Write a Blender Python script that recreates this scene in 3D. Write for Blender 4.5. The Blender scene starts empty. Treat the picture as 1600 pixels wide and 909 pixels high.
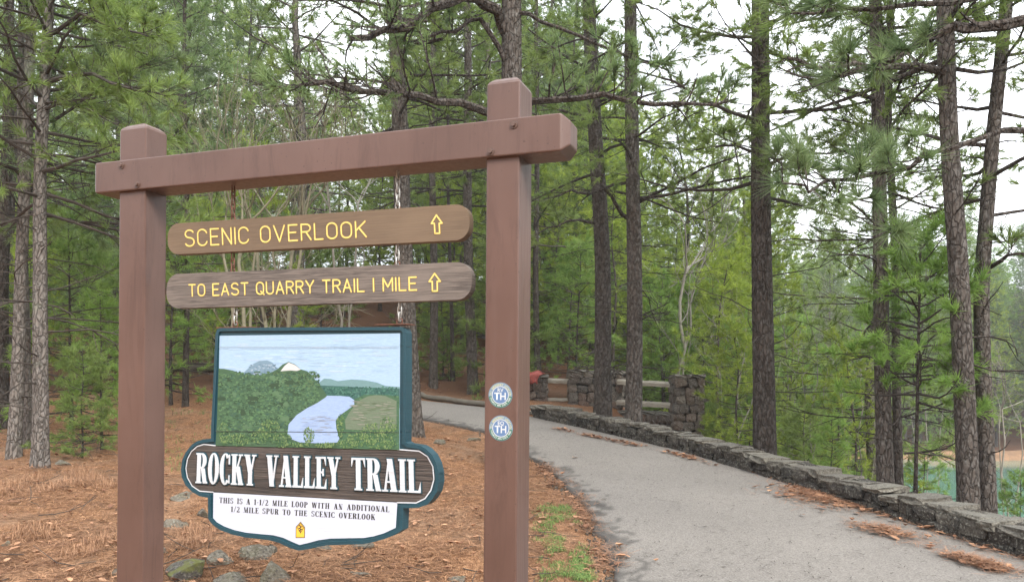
import bpy, math, random
import numpy as np
from mathutils import Vector, Matrix
from mathutils.geometry import tessellate_polygon

R = math.radians
rnd = random.Random(7)
rng = np.random.default_rng(11)
SC = bpy.context.scene
COL = SC.collection

# ---------------------------------------------------------------- camera, sky, sun, exposure
F_PX, CX, HY, CAM_Z, ROLL = 1250.0, 800.0, 596.0, 1.6, R(0.45)
cam_d = bpy.data.cameras.new('camera')
cam_d.sensor_width = 36.0
cam_d.lens = 36.0 * F_PX / 1600.0
cam_d.shift_y = (HY - 454.5) / 1600.0
cam_d.clip_start = 0.05
cam_d.clip_end = 2000.0
cam = bpy.data.objects.new('camera', cam_d)
COL.objects.link(cam)
cam.matrix_world = Matrix.Translation((0, 0, CAM_Z)) @ Matrix.Rotation(R(90), 4, 'X') @ Matrix.Rotation(ROLL, 4, 'Z')
SC.camera = cam

SUN_EL, SUN_AZ = R(40), R(155)      # azimuth clockwise from +Y: behind the camera, to the right
w = bpy.data.worlds.new('World')
SC.world = w
w.use_nodes = True
wn, wl = w.node_tree.nodes, w.node_tree.links
wn.clear()
sky = wn.new('ShaderNodeTexSky')
sky.sky_type = 'NISHITA'
sky.sun_disc = False
sky.sun_elevation = SUN_EL
sky.sun_rotation = SUN_AZ
sky.dust_density = 2.0
tcw = wn.new('ShaderNodeTexCoord')
nzw = wn.new('ShaderNodeTexNoise')
nzw.inputs['Scale'].default_value = 2.2
nzw.inputs['Detail'].default_value = 5
rmp = wn.new('ShaderNodeValToRGB')
rmp.color_ramp.elements[0].position = 0.36
rmp.color_ramp.elements[0].color = (0.55, 0.55, 0.55, 1)
rmp.color_ramp.elements[1].position = 0.56
rmp.color_ramp.elements[1].color = (1, 1, 1, 1)
mixw = wn.new('ShaderNodeMix')
mixw.data_type = 'RGBA'
mixw.inputs[7].default_value = (9.7, 10.0, 10.5, 1)
bg = wn.new('ShaderNodeBackground')
bg.inputs[1].default_value = 0.125
wo = wn.new('ShaderNodeOutputWorld')
wl.new(tcw.outputs['Generated'], nzw.inputs['Vector'])
wl.new(nzw.outputs['Fac'], rmp.inputs['Fac'])
wl.new(rmp.outputs['Color'], mixw.inputs[0])
wl.new(sky.outputs[0], mixw.inputs[6])
wl.new(mixw.outputs[2], bg.inputs[0])
wl.new(bg.outputs[0], wo.inputs[0])

sd = bpy.data.lights.new('sun', 'SUN')
sd.energy = 2.2
sd.angle = R(22)
sd.color = (1.0, 0.95, 0.88)
sun = bpy.data.objects.new('sun', sd)
COL.objects.link(sun)
sdir = Vector((math.sin(SUN_AZ) * math.cos(SUN_EL), math.cos(SUN_AZ) * math.cos(SUN_EL), math.sin(SUN_EL)))
sun.rotation_euler = sdir.to_track_quat('Z', 'Y').to_euler()
sun.location = (0, 0, 40)

SC.view_settings.view_transform = 'Standard'
SC.view_settings.look = 'None'
SC.view_settings.exposure = 1.22
SC.view_settings.gamma = 1.0
SC.render.engine = 'CYCLES'
SC.cycles.max_bounces = 6
SC.cycles.diffuse_bounces = 4
SC.cycles.transmission_bounces = 3
SC.cycles.use_denoising = True

# ---------------------------------------------------------------- helpers
def ray(px, py):
    dx, dy = (px - CX) / F_PX, -(py - HY) / F_PX
    c, s = math.cos(ROLL), math.sin(ROLL)
    return dx * c - dy * s, dx * s + dy * c     # X per metre of depth, Z per metre of depth

def at(px, py, Y):
    a, b = ray(px, py)
    return np.array([a * Y, Y, CAM_Z + b * Y])

class Buf:
    """collects vertices and faces, links them as one mesh"""
    def __init__(s):
        s.v, s.f, s.a, s.n, s.tubes = [], [], [], 0, {}
        s.c = []
    def add(s, v, f, tint=None, mat=0):
        v = np.asarray(v, float).reshape(-1, 3)
        s.v.append(v)
        for g in (f if isinstance(f, list) and len(f) and isinstance(f[0], np.ndarray) and f[0].ndim == 2 else [np.asarray(f)]):
            s.f.append((g + s.n, mat))
        t = np.ones(len(v)) if tint is None else np.broadcast_to(tint, (len(v),))
        s.a.append(t)
        s.n += len(v)
    def tube(s, pts, rad, sides=5):
        pts = np.asarray(pts, float)
        s.tubes.setdefault((len(pts), sides), []).append((pts, np.asarray(rad, float)))
    def flush(s):
        for (n, k), L in s.tubes.items():
            P = np.array([x[0] for x in L]); Rr = np.array([x[1] for x in L])
            m = len(L)
            T = np.gradient(P, axis=1)
            T /= np.linalg.norm(T, axis=2, keepdims=True) + 1e-9
            ref = np.where(np.abs(T[:, :1, 2:3]) > 0.85, np.array([1.0, 0, 0]), np.array([0, 0, 1.0]))
            ref = np.broadcast_to(ref, T.shape)
            U = np.cross(T, ref); U /= np.linalg.norm(U, axis=2, keepdims=True) + 1e-9
            V = np.cross(T, U)
            ang = np.arange(k) * 2 * math.pi / k
            ring = P[:, :, None] + Rr[:, :, None, None] * (U[:, :, None] * np.cos(ang)[None, None, :, None] + V[:, :, None] * np.sin(ang)[None, None, :, None])
            idx = np.arange(m * n * k).reshape(m, n, k)
            a, b = idx[:, :-1], idx[:, 1:]
            q = np.stack([a, np.roll(a, -1, 2), np.roll(b, -1, 2), b], -1).reshape(-1, 4)
            s.add(ring, q)
        s.tubes = {}
    def mesh(s, name, mats, smooth=False):
        s.flush()
        v = np.concatenate(s.v); t = np.concatenate(s.a)
        me = bpy.data.meshes.new(name)
        me.vertices.add(len(v)); me.vertices.foreach_set('co', v.ravel())
        loops = np.concatenate([f.ravel() for f, m in s.f])
        sizes = np.concatenate([np.full(len(f), f.shape[1]) for f, m in s.f])
        mi = np.concatenate([np.full(len(f), m) for f, m in s.f])
        me.loops.add(len(loops)); me.loops.foreach_set('vertex_index', loops.astype(np.int32))
        me.polygons.add(len(sizes))
        me.polygons.foreach_set('loop_start', np.concatenate([[0], np.cumsum(sizes)[:-1]]).astype(np.int32))
        me.polygons.foreach_set('material_index', mi.astype(np.int32))
        me.polygons.foreach_set('use_smooth', np.full(len(sizes), smooth))
        at_ = me.attributes.new('tint', 'FLOAT', 'POINT'); at_.data.foreach_set('value', t.astype(np.float32))
        if s.c:
            ca = me.attributes.new('paint', 'FLOAT_COLOR', 'POINT')
            c = np.concatenate(s.c); ca.data.foreach_set('color', np.c_[c, np.ones(len(c))].astype(np.float32).ravel())
        for m in (mats if isinstance(mats, (list, tuple)) else [mats]):
            me.materials.append(m)
        me.update(calc_edges=True)
        return me
    def obj(s, name, mats, parent=None, smooth=False, loc=None):
        return link(name, s.mesh(name, mats, smooth), parent, loc)

def link(name, me, parent=None, loc=None):
    o = bpy.data.objects.new(name, me)
    COL.objects.link(o)
    if parent is not None: o.parent = parent
    if loc is not None: o.location = loc
    return o

def tag(o, label, cat=None, group=None, kind=None):
    if label: o['label'] = label
    if cat: o['category'] = cat
    if group: o['group'] = group
    if kind: o['kind'] = kind
    return o

def empty(name, loc, label, cat, group=None, rz=0.0):
    o = bpy.data.objects.new(name, None)
    COL.objects.link(o)
    o.location = loc; o.rotation_euler = (0, 0, rz); o.empty_display_size = 0.1
    return tag(o, label, cat, group)

def copy_tree(o, parent=None):
    c = o.copy(); COL.objects.link(c); c.parent = parent
    for k in list(o.children): copy_tree(k, c)
    return c

BOXF = np.array([[0, 1, 3, 2], [4, 6, 7, 5], [0, 4, 5, 1], [2, 3, 7, 6], [0, 2, 6, 4], [1, 5, 7, 3]])
def box(b, lo, hi, mat=0, tint=None):
    v = [(x, y, z) for x in (lo[0], hi[0]) for y in (lo[1], hi[1]) for z in (lo[2], hi[2])]
    b.add(v, BOXF, tint, mat)

def bevel_box(lo, hi, bev, name, mat, parent=None, segs=2):
    import bmesh
    bm = bmesh.new()
    bmesh.ops.create_cube(bm, size=1.0)
    for v in bm.verts:
        v.co = Vector([lo[i] + (v.co[i] + 0.5) * (hi[i] - lo[i]) for i in range(3)])
    bmesh.ops.bevel(bm, geom=bm.edges[:], offset=bev, segments=segs, affect='EDGES', profile=0.5)
    me = bpy.data.meshes.new(name); bm.to_mesh(me); bm.free()
    me.materials.append(mat)
    return link(name, me, parent)

def poly_area(p):
    p = np.asarray(p); x, y = p[:, 0], p[:, 1]
    return 0.5 * np.sum(x * np.roll(y, -1) - np.roll(x, -1) * y)

def slab(b, pts, d0, d1, mat=0, color=None, side=True):
    """polygon in the (s, z) plane, front face at depth d0 and back at d1"""
    pts = [tuple(p) for p in pts]
    if poly_area(pts) < 0: pts = pts[::-1]
    n = len(pts)
    tris = tessellate_polygon([[Vector((p[0], p[1], 0)) for p in pts]])
    fr = [(p[0], d0, p[1]) for p in pts]
    if not side:
        b.add(fr, np.array([list(t) for t in tris]), None, mat); nv = n
    else:
        bk = [(p[0], d1, p[1]) for p in pts]
        f3 = [list(t) for t in tris] + [[x + n for x in t][::-1] for t in tris]
        q = [[i, i + n, (i + 1) % n + n, (i + 1) % n] for i in range(n)]
        b.add(fr + bk, [np.array(f3), np.array(q)], None, mat); nv = 2 * n
    if color is not None: b.c.append(np.tile(np.array(color, float), (nv, 1)))

def strip(b, A, B_, d0, d1, mat=0, closed=True):
    """raised band between two polylines of equal length"""
    n = len(A)
    v = [(p[0], d0, p[1]) for p in A] + [(p[0], d0, p[1]) for p in B_] + [(p[0], d1, p[1]) for p in A] + [(p[0], d1, p[1]) for p in B_]
    q = []
    for i in range(n if closed else n - 1):
        j = (i + 1) % n
        q += [[i, j, n + j, n + i], [i, 2 * n + i, 2 * n + j, j], [n + i, n + j, 3 * n + j, 3 * n + i]]
    b.add(v, np.array(q), None, mat)

# ---------------------------------------------------------------- materials
class NT:
    def __init__(s, name):
        s.m = bpy.data.materials.new(name); s.m.use_nodes = True
        s.n, s.l = s.m.node_tree.nodes, s.m.node_tree.links
        s.n.clear()
        s.out = s.n.new('ShaderNodeOutputMaterial')
        s.p = s.n.new('ShaderNodeBsdfPrincipled')
        s.l.new(s.p.outputs[0], s.out.inputs[0])
    def set(s, **k):
        for a, v in k.items(): s.p.inputs[a.replace('_', ' ')].default_value = v
    def coord(s, kind='Object', scale=(1, 1, 1)):
        t = s.n.new('ShaderNodeTexCoord'); m = s.n.new('ShaderNodeMapping')
        m.inputs['Scale'].default_value = scale
        s.l.new(t.outputs[kind], m.inputs[0]); return m.outputs[0]
    def noise(s, v, scale, detail=3, rough=0.55, dist=0.0):
        t = s.n.new('ShaderNodeTexNoise'); t.inputs['Scale'].default_value = scale
        t.inputs['Detail'].default_value = detail; t.inputs['Roughness'].default_value = rough
        t.inputs['Distortion'].default_value = dist
        s.l.new(v, t.inputs['Vector']); return t.outputs['Fac']
    def voro(s, v, scale, feature='F1', out='Distance'):
        t = s.n.new('ShaderNodeTexVoronoi'); t.feature = feature; t.inputs['Scale'].default_value = scale
        s.l.new(v, t.inputs['Vector']); return t.outputs[out]
    def ramp(s, v, stops, ease=None):
        t = s.n.new('ShaderNodeValToRGB')
        e = t.color_ramp.elements
        while len(e) < len(stops): e.new(0.5)
        for x, (p, c) in zip(e, stops):
            x.position = p; x.color = (c, c, c, 1) if isinstance(c, (int, float)) else tuple(c) + (1,)
        s.l.new(v, t.inputs[0]); return t.outputs[0]
    def mix(s, f, a, b, mode='MIX'):
        t = s.n.new('ShaderNodeMix'); t.data_type = 'RGBA'; t.blend_type = mode
        for i, x in ((0, f), (6, a), (7, b)):
            if isinstance(x, (int, float)) and i == 0: t.inputs[0].default_value = x
            elif isinstance(x, (tuple, list)): t.inputs[i].default_value = tuple(x) + (1,)
            elif isinstance(x, (int, float)): t.inputs[i].default_value = (x, x, x, 1)
            else: s.l.new(x, t.inputs[i])
        return t.outputs[2]
    def attr(s, name, out='Fac'):
        t = s.n.new('ShaderNodeAttribute'); t.attribute_name = name; return t.outputs[out]
    def rand(s):
        return s.n.new('ShaderNodeObjectInfo').outputs['Random']
    def color(s, c): s.l.new(c, s.p.inputs['Base Color'])
    def rough(s, c): s.l.new(c, s.p.inputs['Roughness'])
    def bump(s, h, strength=0.5, dist=0.02):
        t = s.n.new('ShaderNodeBump'); t.inputs['Strength'].default_value = strength
        t.inputs['Distance'].default_value = dist
        s.l.new(h, t.inputs['Height']); s.l.new(t.outputs[0], s.p.inputs['Normal']); return t

def plain(name, col, rough=0.7, var=0.15, scale=8.0, metallic=0.0):
    t = NT(name); t.set(Roughness=rough, Metallic=metallic)
    n = t.noise(t.coord(), scale, 4)
    a = tuple(c * (1 - var) for c in col); b = tuple(min(1, c * (1 + var)) for c in col)
    t.color(t.ramp(n, [(0.3, a), (0.7, b)]))
    t.bump(n, 0.15, 0.003)
    return t.m

def paint_metal():
    t = NT('brown_enamel')
    o = t.coord('Object')
    n1 = t.noise(o, 1.6, 4, 0.6); n2 = t.noise(t.coord('Object', (14, 14, 0.8)), 3.0, 5, 0.6)
    n3 = t.noise(o, 60, 2, 0.5)
    c = t.ramp(n1, [(0.3, (0.092, 0.051, 0.040)), (0.7, (0.130, 0.076, 0.061))])
    c = t.mix(t.ramp(n2, [(0.5, 0.0), (0.8, 0.25)]), c, (0.15, 0.095, 0.075))
    n6 = t.noise(t.coord('Object', (5, 5, 0.7)), 2.2, 5, 0.75, 0.8)
    c = t.mix(t.ramp(n6, [(0.52, 0.0), (0.72, 0.55)]), c, (0.055, 0.03, 0.024))
    c = t.mix(t.ramp(n3, [(0.7, 0.0), (0.74, 1.0)]), c, (0.07, 0.04, 0.032))
    t.color(c)
    t.rough(t.ramp(n2, [(0.3, 0.30), (0.7, 0.45)]))
    t.bump(t.noise(o, 90, 2), 0.06, 0.002)
    return t.m

def bark(name, plate, furrow, s=9.0, grey=0.5, lichen=0.0):
    t = NT(name); t.set(Roughness=0.95); t.p.inputs['Specular IOR Level'].default_value = 0.15
    o = t.coord('Object', (1, 1, 0.38))
    wob = t.noise(o, 7, 3)
    add = t.n.new('ShaderNodeVectorMath'); add.operation = 'MULTIPLY_ADD'
    cmb = t.n.new('ShaderNodeCombineXYZ')
    for i in range(3): t.l.new(wob, cmb.inputs[i])
    t.l.new(cmb.outputs[0], add.inputs[0]); add.inputs[1].default_value = (0.14, 0.14, 0.14); t.l.new(o, add.inputs[2])
    s = s * 2.1
    e = t.voro(add.outputs[0], s, 'DISTANCE_TO_EDGE')
    cell = t.voro(add.outputs[0], s, 'F1', 'Color')
    n = t.noise(t.coord('Object', (1, 1, 0.6)), 26, 5, 0.65)
    big = t.noise(t.coord('Object'), 1.7, 3)
    c = t.mix(t.ramp(cell, [(0.2, 0.0), (0.8, 1.0)]), tuple(x * 0.72 for x in plate), tuple(x * 1.2 for x in plate))
    c = t.mix(t.ramp(n, [(0.46, 0.0), (0.66, 0.9)]), c, (grey * 0.85, grey * 0.8, grey * 0.74))
    c = t.mix(t.ramp(e, [(0.0, 0.4), (0.10, 0.0)]), c, furrow)
    if lichen: c = t.mix(t.ramp(big, [(0.58, 0.0), (0.68, lichen)]), c, (0.32, 0.36, 0.28))
    mul = t.mix(1.0, c, t.ramp(t.rand(), [(0, 0.8), (1, 1.15)]), 'MULTIPLY')
    t.color(mul)
    h = t.mix(0.35, t.ramp(e, [(0.0, 0.0), (0.12, 1.0)]), n)
    t.bump(h, 0.9, 0.03)
    return t.m

def needles(name, c1, c2, trans=0.45):
    t = NT(name)
    a = t.attr('tint')
    c = t.mix(t.ramp(a, [(0.0, 0.0), (1.0, 1.0)]), c1, c2)
    c = t.mix(t.ramp(t.rand(), [(0, 0.0), (1, 0.35)]), c, tuple(x * y for x, y in zip(c2, (0.9, 1.05, 0.8))))
    t.color(c); t.set(Roughness=0.6); t.p.inputs['Specular IOR Level'].default_value = 0.3
    tr = t.n.new('ShaderNodeBsdfTranslucent'); ms = t.n.new('ShaderNodeMixShader')
    t.l.new(c, tr.inputs[0]); ms.inputs[0].default_value = trans
    t.l.new(t.p.outputs[0], ms.inputs[1]); t.l.new(tr.outputs[0], ms.inputs[2]); t.l.new(ms.outputs[0], t.out.inputs[0])
    return t.m

def stone_mat(name, cols, moss=0.0):
    t = NT(name); t.set(Roughness=0.92)
    gp = t.n.new('ShaderNodeNewGeometry'); o = gp.outputs['Position']
    r = t.rand()
    base = t.ramp(r, [(i / max(1, len(cols) - 1), c) for i, c in enumerate(cols)])
    n = t.noise(o, 13, 6, 0.7); n2 = t.noise(o, 48, 5, 0.7); n3 = t.noise(o, 9.0, 3)
    c = t.mix(t.ramp(n, [(0.35, 0.0), (0.65, 0.8)]), base, t.mix(1.0, base, (0.45, 0.44, 0.43), 'MULTIPLY'))
    c = t.mix(t.ramp(n2, [(0.54, 0.0), (0.62, 0.8)]), c, (0.23, 0.225, 0.19))
    c = t.mix(t.ramp(n2, [(0.36, 0.9), (0.46, 0.0)]), c, (0.022, 0.02, 0.018))
    if moss: c = t.mix(t.ramp(n3, [(0.47, 0.0), (0.6, moss)]), c, (0.13, 0.14, 0.03))
    t.color(c)
    t.bump(t.mix(0.5, n, n2), 1.0, 0.035)
    return t.m

def ground_mat():
    t = NT('pine_straw_ground'); t.set(Roughness=1.0); t.p.inputs['Specular IOR Level'].default_value = 0.05
    o = t.coord('Object')
    n1 = t.noise(o, 0.9, 4, 0.6); n2 = t.noise(o, 14, 5, 0.7, 1.2); n3 = t.noise(t.coord('Object', (1, 0.35, 1)), 60, 4, 0.7, 2.0)
    c = t.ramp(n3, [(0.34, (0.055, 0.03, 0.018)), (0.48, (0.25, 0.128, 0.065)), (0.64, (0.50, 0.30, 0.17))])
    c = t.mix(t.ramp(n2, [(0.35, 0.55), (0.6, 0.0)]), c, (0.13, 0.062, 0.04))
    c = t.mix(t.ramp(n1, [(0.5, 0.0), (0.7, 0.6)]), c, (0.34, 0.235, 0.16))
    n9 = t.noise(o, 3.2, 5, 0.7, 0.5)
    c = t.mix(t.ramp(n9, [(0.52, 0.0), (0.66, 0.6)]), c, (0.115, 0.075, 0.05))
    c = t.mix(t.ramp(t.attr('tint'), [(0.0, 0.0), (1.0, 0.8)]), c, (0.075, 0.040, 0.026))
    t.color(c)
    t.bump(t.mix(0.5, n2, n3), 0.9, 0.03)
    return t.m

def asphalt_mat():
    t = NT('weathered_asphalt'); t.set(Roughness=0.9)
    o = t.coord('Object')
    n1 = t.noise(o, 0.8, 5, 0.6); n2 = t.noise(o, 70, 3, 0.7); v = t.voro(o, 110, 'F1', 'Color'); n4 = t.noise(o, 7, 4, 0.7)
    c = t.ramp(n1, [(0.3, (0.128, 0.115, 0.100)), (0.7, (0.178, 0.161, 0.141))])
    c = t.mix(t.ramp(v, [(0.1, 0.0), (0.9, 0.5)]), c, (0.30, 0.28, 0.26))
    n5 = t.noise(o, 28, 3, 0.7)
    c = t.mix(t.ramp(n2, [(0.32, 0.85), (0.48, 0.0)]), c, (0.06, 0.055, 0.05))
    c = t.mix(t.ramp(n5, [(0.30, 0.6), (0.42, 0.0)]), c, (0.085, 0.078, 0.07))
    c = t.mix(t.ramp(n4, [(0.60, 0.0), (0.72, 0.35)]), c, (0.11, 0.10, 0.09))
    c = t.mix(t.ramp(t.attr('tint'), [(0.0, 0.9), (1.0, 0.0)]), c, (0.055, 0.05, 0.045))
    t.color(c)
    t.bump(t.mix(0.5, n2, v), 0.5, 0.006)
    return t.m

def water_mat():
    t = NT('quarry_water'); t.set(Roughness=0.06)
    o = t.coord('Object')
    t.color(t.ramp(t.noise(o, 0.15, 3), [(0.3, (0.075, 0.17, 0.13)), (0.7, (0.11, 0.225, 0.175))]))
    t.bump(t.noise(t.coord('Object', (1, 2.5, 1)), 3, 3), 0.10, 0.02)
    return t.m

def wood_mat(name, base, dark, sx=1.0, sz=26.0, rough=0.75, dk=0.5, bumpd=0.002, streak=6.0):
    t = NT(name); t.set(Roughness=rough)
    o = t.coord('Object', (sx, 1, sz))
    n = t.noise(o, streak, 6, 0.7, 0.6)
    n2 = t.noise(t.coord('Object'), 3.0, 3)
    c = t.mix(t.ramp(n, [(0.4, dk), (0.6, 0.0)]), base, dark)
    c = t.mix(t.ramp(n2, [(0.45, 0.0), (0.7, 0.5)]), c, tuple(min(1, x * 1.25) for x in base))
    t.color(c); t.bump(n, 0.6, bumpd)
    return t.m

M = {}
M['metal'] = paint_metal()
M['bolt'] = plain('bolt_paint', (0.105, 0.065, 0.052), 0.45, 0.3, 60)
M['board_a'] = wood_mat('stained_board', (0.15, 0.105, 0.066), (0.09, 0.06, 0.038), dk=0.6)
M['board_b'] = wood_mat('weathered_board', (0.165, 0.138, 0.118), (0.045, 0.036, 0.032), dk=0.9)
M['yellow'] = plain('yellow_paint', (0.72, 0.58, 0.17), 0.6, 0.15, 90)
M['ochre'] = plain('groove_edge_shade', (0.30, 0.17, 0.05), 0.8, 0.2, 60)  # ochre painted as the shadow along the routed strokes
M['teal'] = wood_mat('teal_painted_wood', (0.010, 0.052, 0.072), (0.007, 0.032, 0.045), dk=0.4, rough=0.5)
M['white'] = wood_mat('white_painted_wood', (0.50, 0.54, 0.63), (0.44, 0.48, 0.56), dk=0.12, rough=0.6)
M['letter'] = wood_mat('chipped_white_paint', (0.56, 0.59, 0.63), (0.24, 0.24, 0.23), dk=0.3, rough=0.6)
M['blast'] = wood_mat('sandblasted_wood', (0.10, 0.08, 0.068), (0.006, 0.005, 0.005), sz=70, dk=1.0, bumpd=0.012, streak=3.2)
M['black'] = plain('black_print', (0.03, 0.028, 0.028), 0.6)
M['rust'] = plain('rusty_iron', (0.13, 0.055, 0.035), 0.8, 0.5, 90)
M['galv'] = plain('galvanised_steel', (0.42, 0.42, 0.40), 0.45, 0.2, 90, 0.6)
M['orange'] = plain('marker_yellow', (0.75, 0.45, 0.05), 0.5)
M['st_blue'] = plain('sticker_blue', (0.10, 0.18, 0.33), 0.4, 0.05)
M['st_rim'] = plain('sticker_rim', (0.17, 0.26, 0.36), 0.4, 0.1)
M['st_green'] = plain('sticker_green', (0.03, 0.15, 0.09), 0.4, 0.1)
M['st_white'] = plain('sticker_white', (0.55, 0.58, 0.6), 0.4, 0.03)
M['st_yellow'] = plain('sticker_cream', (0.52, 0.52, 0.30), 0.4, 0.05)
M['bark'] = bark('pine_bark', (0.088, 0.074, 0.063), (0.018, 0.018, 0.015), 10.0, 0.21)
M['bark_grey'] = bark('grey_pine_bark', (0.155, 0.137, 0.122), (0.03, 0.026, 0.022), 12.0, 0.30, 0.5)
M['bark_dark'] = bark('dark_pine_bark', (0.062, 0.050, 0.042), (0.014, 0.012, 0.010), 9.0, 0.15)
M['twig'] = plain('twig_bark', (0.05, 0.041, 0.034), 0.95, 0.35, 5)
M['smooth'] = plain('smooth_olive_bark', (0.19, 0.178, 0.12), 0.8, 0.25, 14)
M['pale'] = plain('pale_bare_bark', (0.23, 0.215, 0.18), 0.85, 0.2, 10)
M['n_green'] = needles('needles_green', (0.07, 0.115, 0.03), (0.30, 0.39, 0.12))
M['n_blue'] = needles('needles_blue_green', (0.065, 0.115, 0.05), (0.27, 0.36, 0.16))
M['n_yellow'] = needles('needles_yellow_green', (0.12, 0.19, 0.025), (0.42, 0.50, 0.09), 0.5)
M['n_fresh'] = needles('needles_fresh_green', (0.08, 0.17, 0.03), (0.32, 0.46, 0.12), 0.5)
M['ground'] = ground_mat()
M['asphalt'] = asphalt_mat()
M['water'] = water_mat()
M['stone'] = stone_mat('field_stone', [(0.03, 0.027, 0.022), (0.065, 0.058, 0.048), (0.045, 0.036, 0.028), (0.10, 0.088, 0.07)])
M['stone_warm'] = stone_mat('warm_field_stone', [(0.09, 0.08, 0.07), (0.17, 0.13, 0.10), (0.11, 0.10, 0.088), (0.22, 0.19, 0.155), (0.15, 0.095, 0.07)])
M['capstone'] = stone_mat('cap_stone', [(0.11, 0.10, 0.082), (0.21, 0.195, 0.16), (0.15, 0.138, 0.115)])
M['rock'] = stone_mat('ground_rock', [(0.15, 0.125, 0.09), (0.20, 0.175, 0.135), (0.12, 0.108, 0.085)], 0.12)
M['rock_moss'] = stone_mat('mossy_rock', [(0.09, 0.08, 0.07), (0.12, 0.11, 0.09)], 0.9)
M['mortar'] = plain('dark_mortar', (0.015, 0.014, 0.012), 0.98, 0.4, 20)
M['mortar_grey'] = plain('grey_mortar', (0.05, 0.046, 0.04), 0.98, 0.4, 20)
M['rail'] = wood_mat('grey_rail_wood', (0.42, 0.39, 0.32), (0.16, 0.145, 0.12), sz=12, dk=0.7)
M['old_log'] = wood_mat('old_log_wood', (0.13, 0.115, 0.09), (0.05, 0.043, 0.035), sz=12, dk=0.7)
M['clay'] = plain('orange_clay', (0.20, 0.115, 0.06), 0.95, 0.3, 1.5)
M['red'] = plain('red_cloth', (0.30, 0.07, 0.055), 0.85, 0.3, 20)
def litter(name, c1, c2):
    t = NT(name); t.set(Roughness=0.9); t.color(t.mix(t.attr('tint'), c1, c2)); return t.m
M['straw'] = litter('pine_straw', (0.12, 0.05, 0.024), (0.52, 0.29, 0.155))
M['leaf'] = litter('dead_leaves', (0.13, 0.055, 0.03), (0.46, 0.26, 0.15))
M['drygrass'] = litter('dry_grass_blades', (0.17, 0.085, 0.045), (0.40, 0.235, 0.135))
M['grass'] = litter('green_grass_blades', (0.06, 0.12, 0.03), (0.20, 0.30, 0.08))
t_ = NT('painted_picture'); t_.set(Roughness=0.6)
pc = t_.attr('paint', 'Color'); nn = t_.noise(t_.coord('Object', (1, 1, 5)), 40, 4, 0.7)
t_.color(t_.mix(1.0, pc, t_.ramp(nn, [(0.3, 0.55), (0.7, 0.66)]), 'MULTIPLY')); t_.bump(nn, 0.3, 0.002)
M['picture'] = t_.m

# ---------------------------------------------------------------- terrain
LX = np.array([(1.1, -6), (1.0, 0), (.9, 3), (.82, 5), (.77, 5.84), (.76, 7.9), (.62, 9.2), (.3, 10.6), (-.05, 11.9), (-.47, 13.15), (-1.62, 14.5), (-3.0, 15.8), (-4.1, 17.4), (-4.9, 20), (-5.4, 24)])
RX = np.array([(5, -6), (4.9, 0), (4.8, 3), (4.5, 5), (4.2, 6.3), (3.55, 8.2), (3.05, 10), (2.4, 11.7), (1.5, 13.3), (.4, 14.9), (-.3, 15.9), (-1.9, 16.9), (-2.5, 18.0), (-2.9, 21), (-3.1, 25)])
BX = np.array([(6.4, -40), (5.9, 0), (5.7, 3), (5.3, 5), (4.9, 6.3), (4.2, 8.2), (3.6, 10), (3.0, 11.7), (2.1, 13.3), (1.5, 15), (1.7, 16.3), (2.4, 17.4), (1.7, 19.5), (1.6, 22), (2.6, 30), (6, 60), (8, 200)])
WATER_Z = -4.0
def sp(x, k=1.0):
    return np.logaddexp(0, np.asarray(x, float) / k) * k
def vn(x, y, s, seed=0):
    """cheap value noise"""
    x = np.asarray(x, float) * s + seed * 17.3; y = np.asarray(y, float) * s - seed * 9.1
    xi, yi = np.floor(x), np.floor(y); fx, fy = x - xi, y - yi
    fx = fx * fx * (3 - 2 * fx); fy = fy * fy * (3 - 2 * fy)
    def h(a, b):
        t = np.sin(a * 127.1 + b * 311.7 + seed) * 43758.5453
        return t - np.floor(t)
    return (h(xi, yi) * (1 - fx) + h(xi + 1, yi) * fx) * (1 - fy) + (h(xi, yi + 1) * (1 - fx) + h(xi + 1, yi + 1) * fx) * fy
def path_in(x, y):
    xl = np.interp(y, LX[:, 1], LX[:, 0]); xr = np.interp(y, RX[:, 1], RX[:, 0])
    d = np.minimum(x - xl, xr - x)
    return np.where(y > 26, -5, d)
def H0(x, y):
    x = np.asarray(x, float); y = np.asarray(y, float)
    yc = np.minimum(y, 150)
    left = 0.085 * sp(np.minimum(y, 150) - 4, 0.7) + 0.14 * sp(yc - 18, 1.5) * (1 - 0.6 / (1 + np.exp(-(yc - 60) / 8)))
    left = left + 0.03 * sp(np.minimum(-x, 70) - 9, 2) * np.clip(y / 12, 0, 1)
    bx = np.interp(y, BX[:, 1], BX[:, 0])
    D = sp(x - bx, 0.35)
    v = -5.2 + 0.22 * sp(np.minimum(y, 140) - 57.5, 1.2) + 0.13 * sp(20 - x, 1.5) + 0.2 * sp(np.minimum(x, 130) - 66, 3) + 0.5 * sp(-y - 5, 2)
    rgt = 0.085 * sp(np.minimum(y, 17) - 4, 0.7)
    m_ = 1 / (1 + np.exp(-(x - bx - 1.5) / 1.5))
    a, b = left * (1 - m_) + rgt * m_ - 0.55 * D, v
    k = 0.5
    return np.minimum(np.logaddexp(a / k, b / k) * k, 26.0)
def H(x, y):
    d = path_in(x, y)
    m = np.clip(-d / 0.5, 0, 1)
    n = (vn(x, y, 1.1, 1) - 0.5) * 0.13 + (vn(x, y, 3.3, 2) - 0.5) * 0.06 + (vn(x, y, 0.25, 3) - 0.5) * 0.5 * np.clip((np.abs(y - 8) - 8) / 8, 0, 1)
    return H0(x, y) + n * m - 0.035 * (d > -0.02) - 0.03 * np.exp(-np.maximum(-d, 0) / 0.15) * (d <= -0.02)

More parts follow.
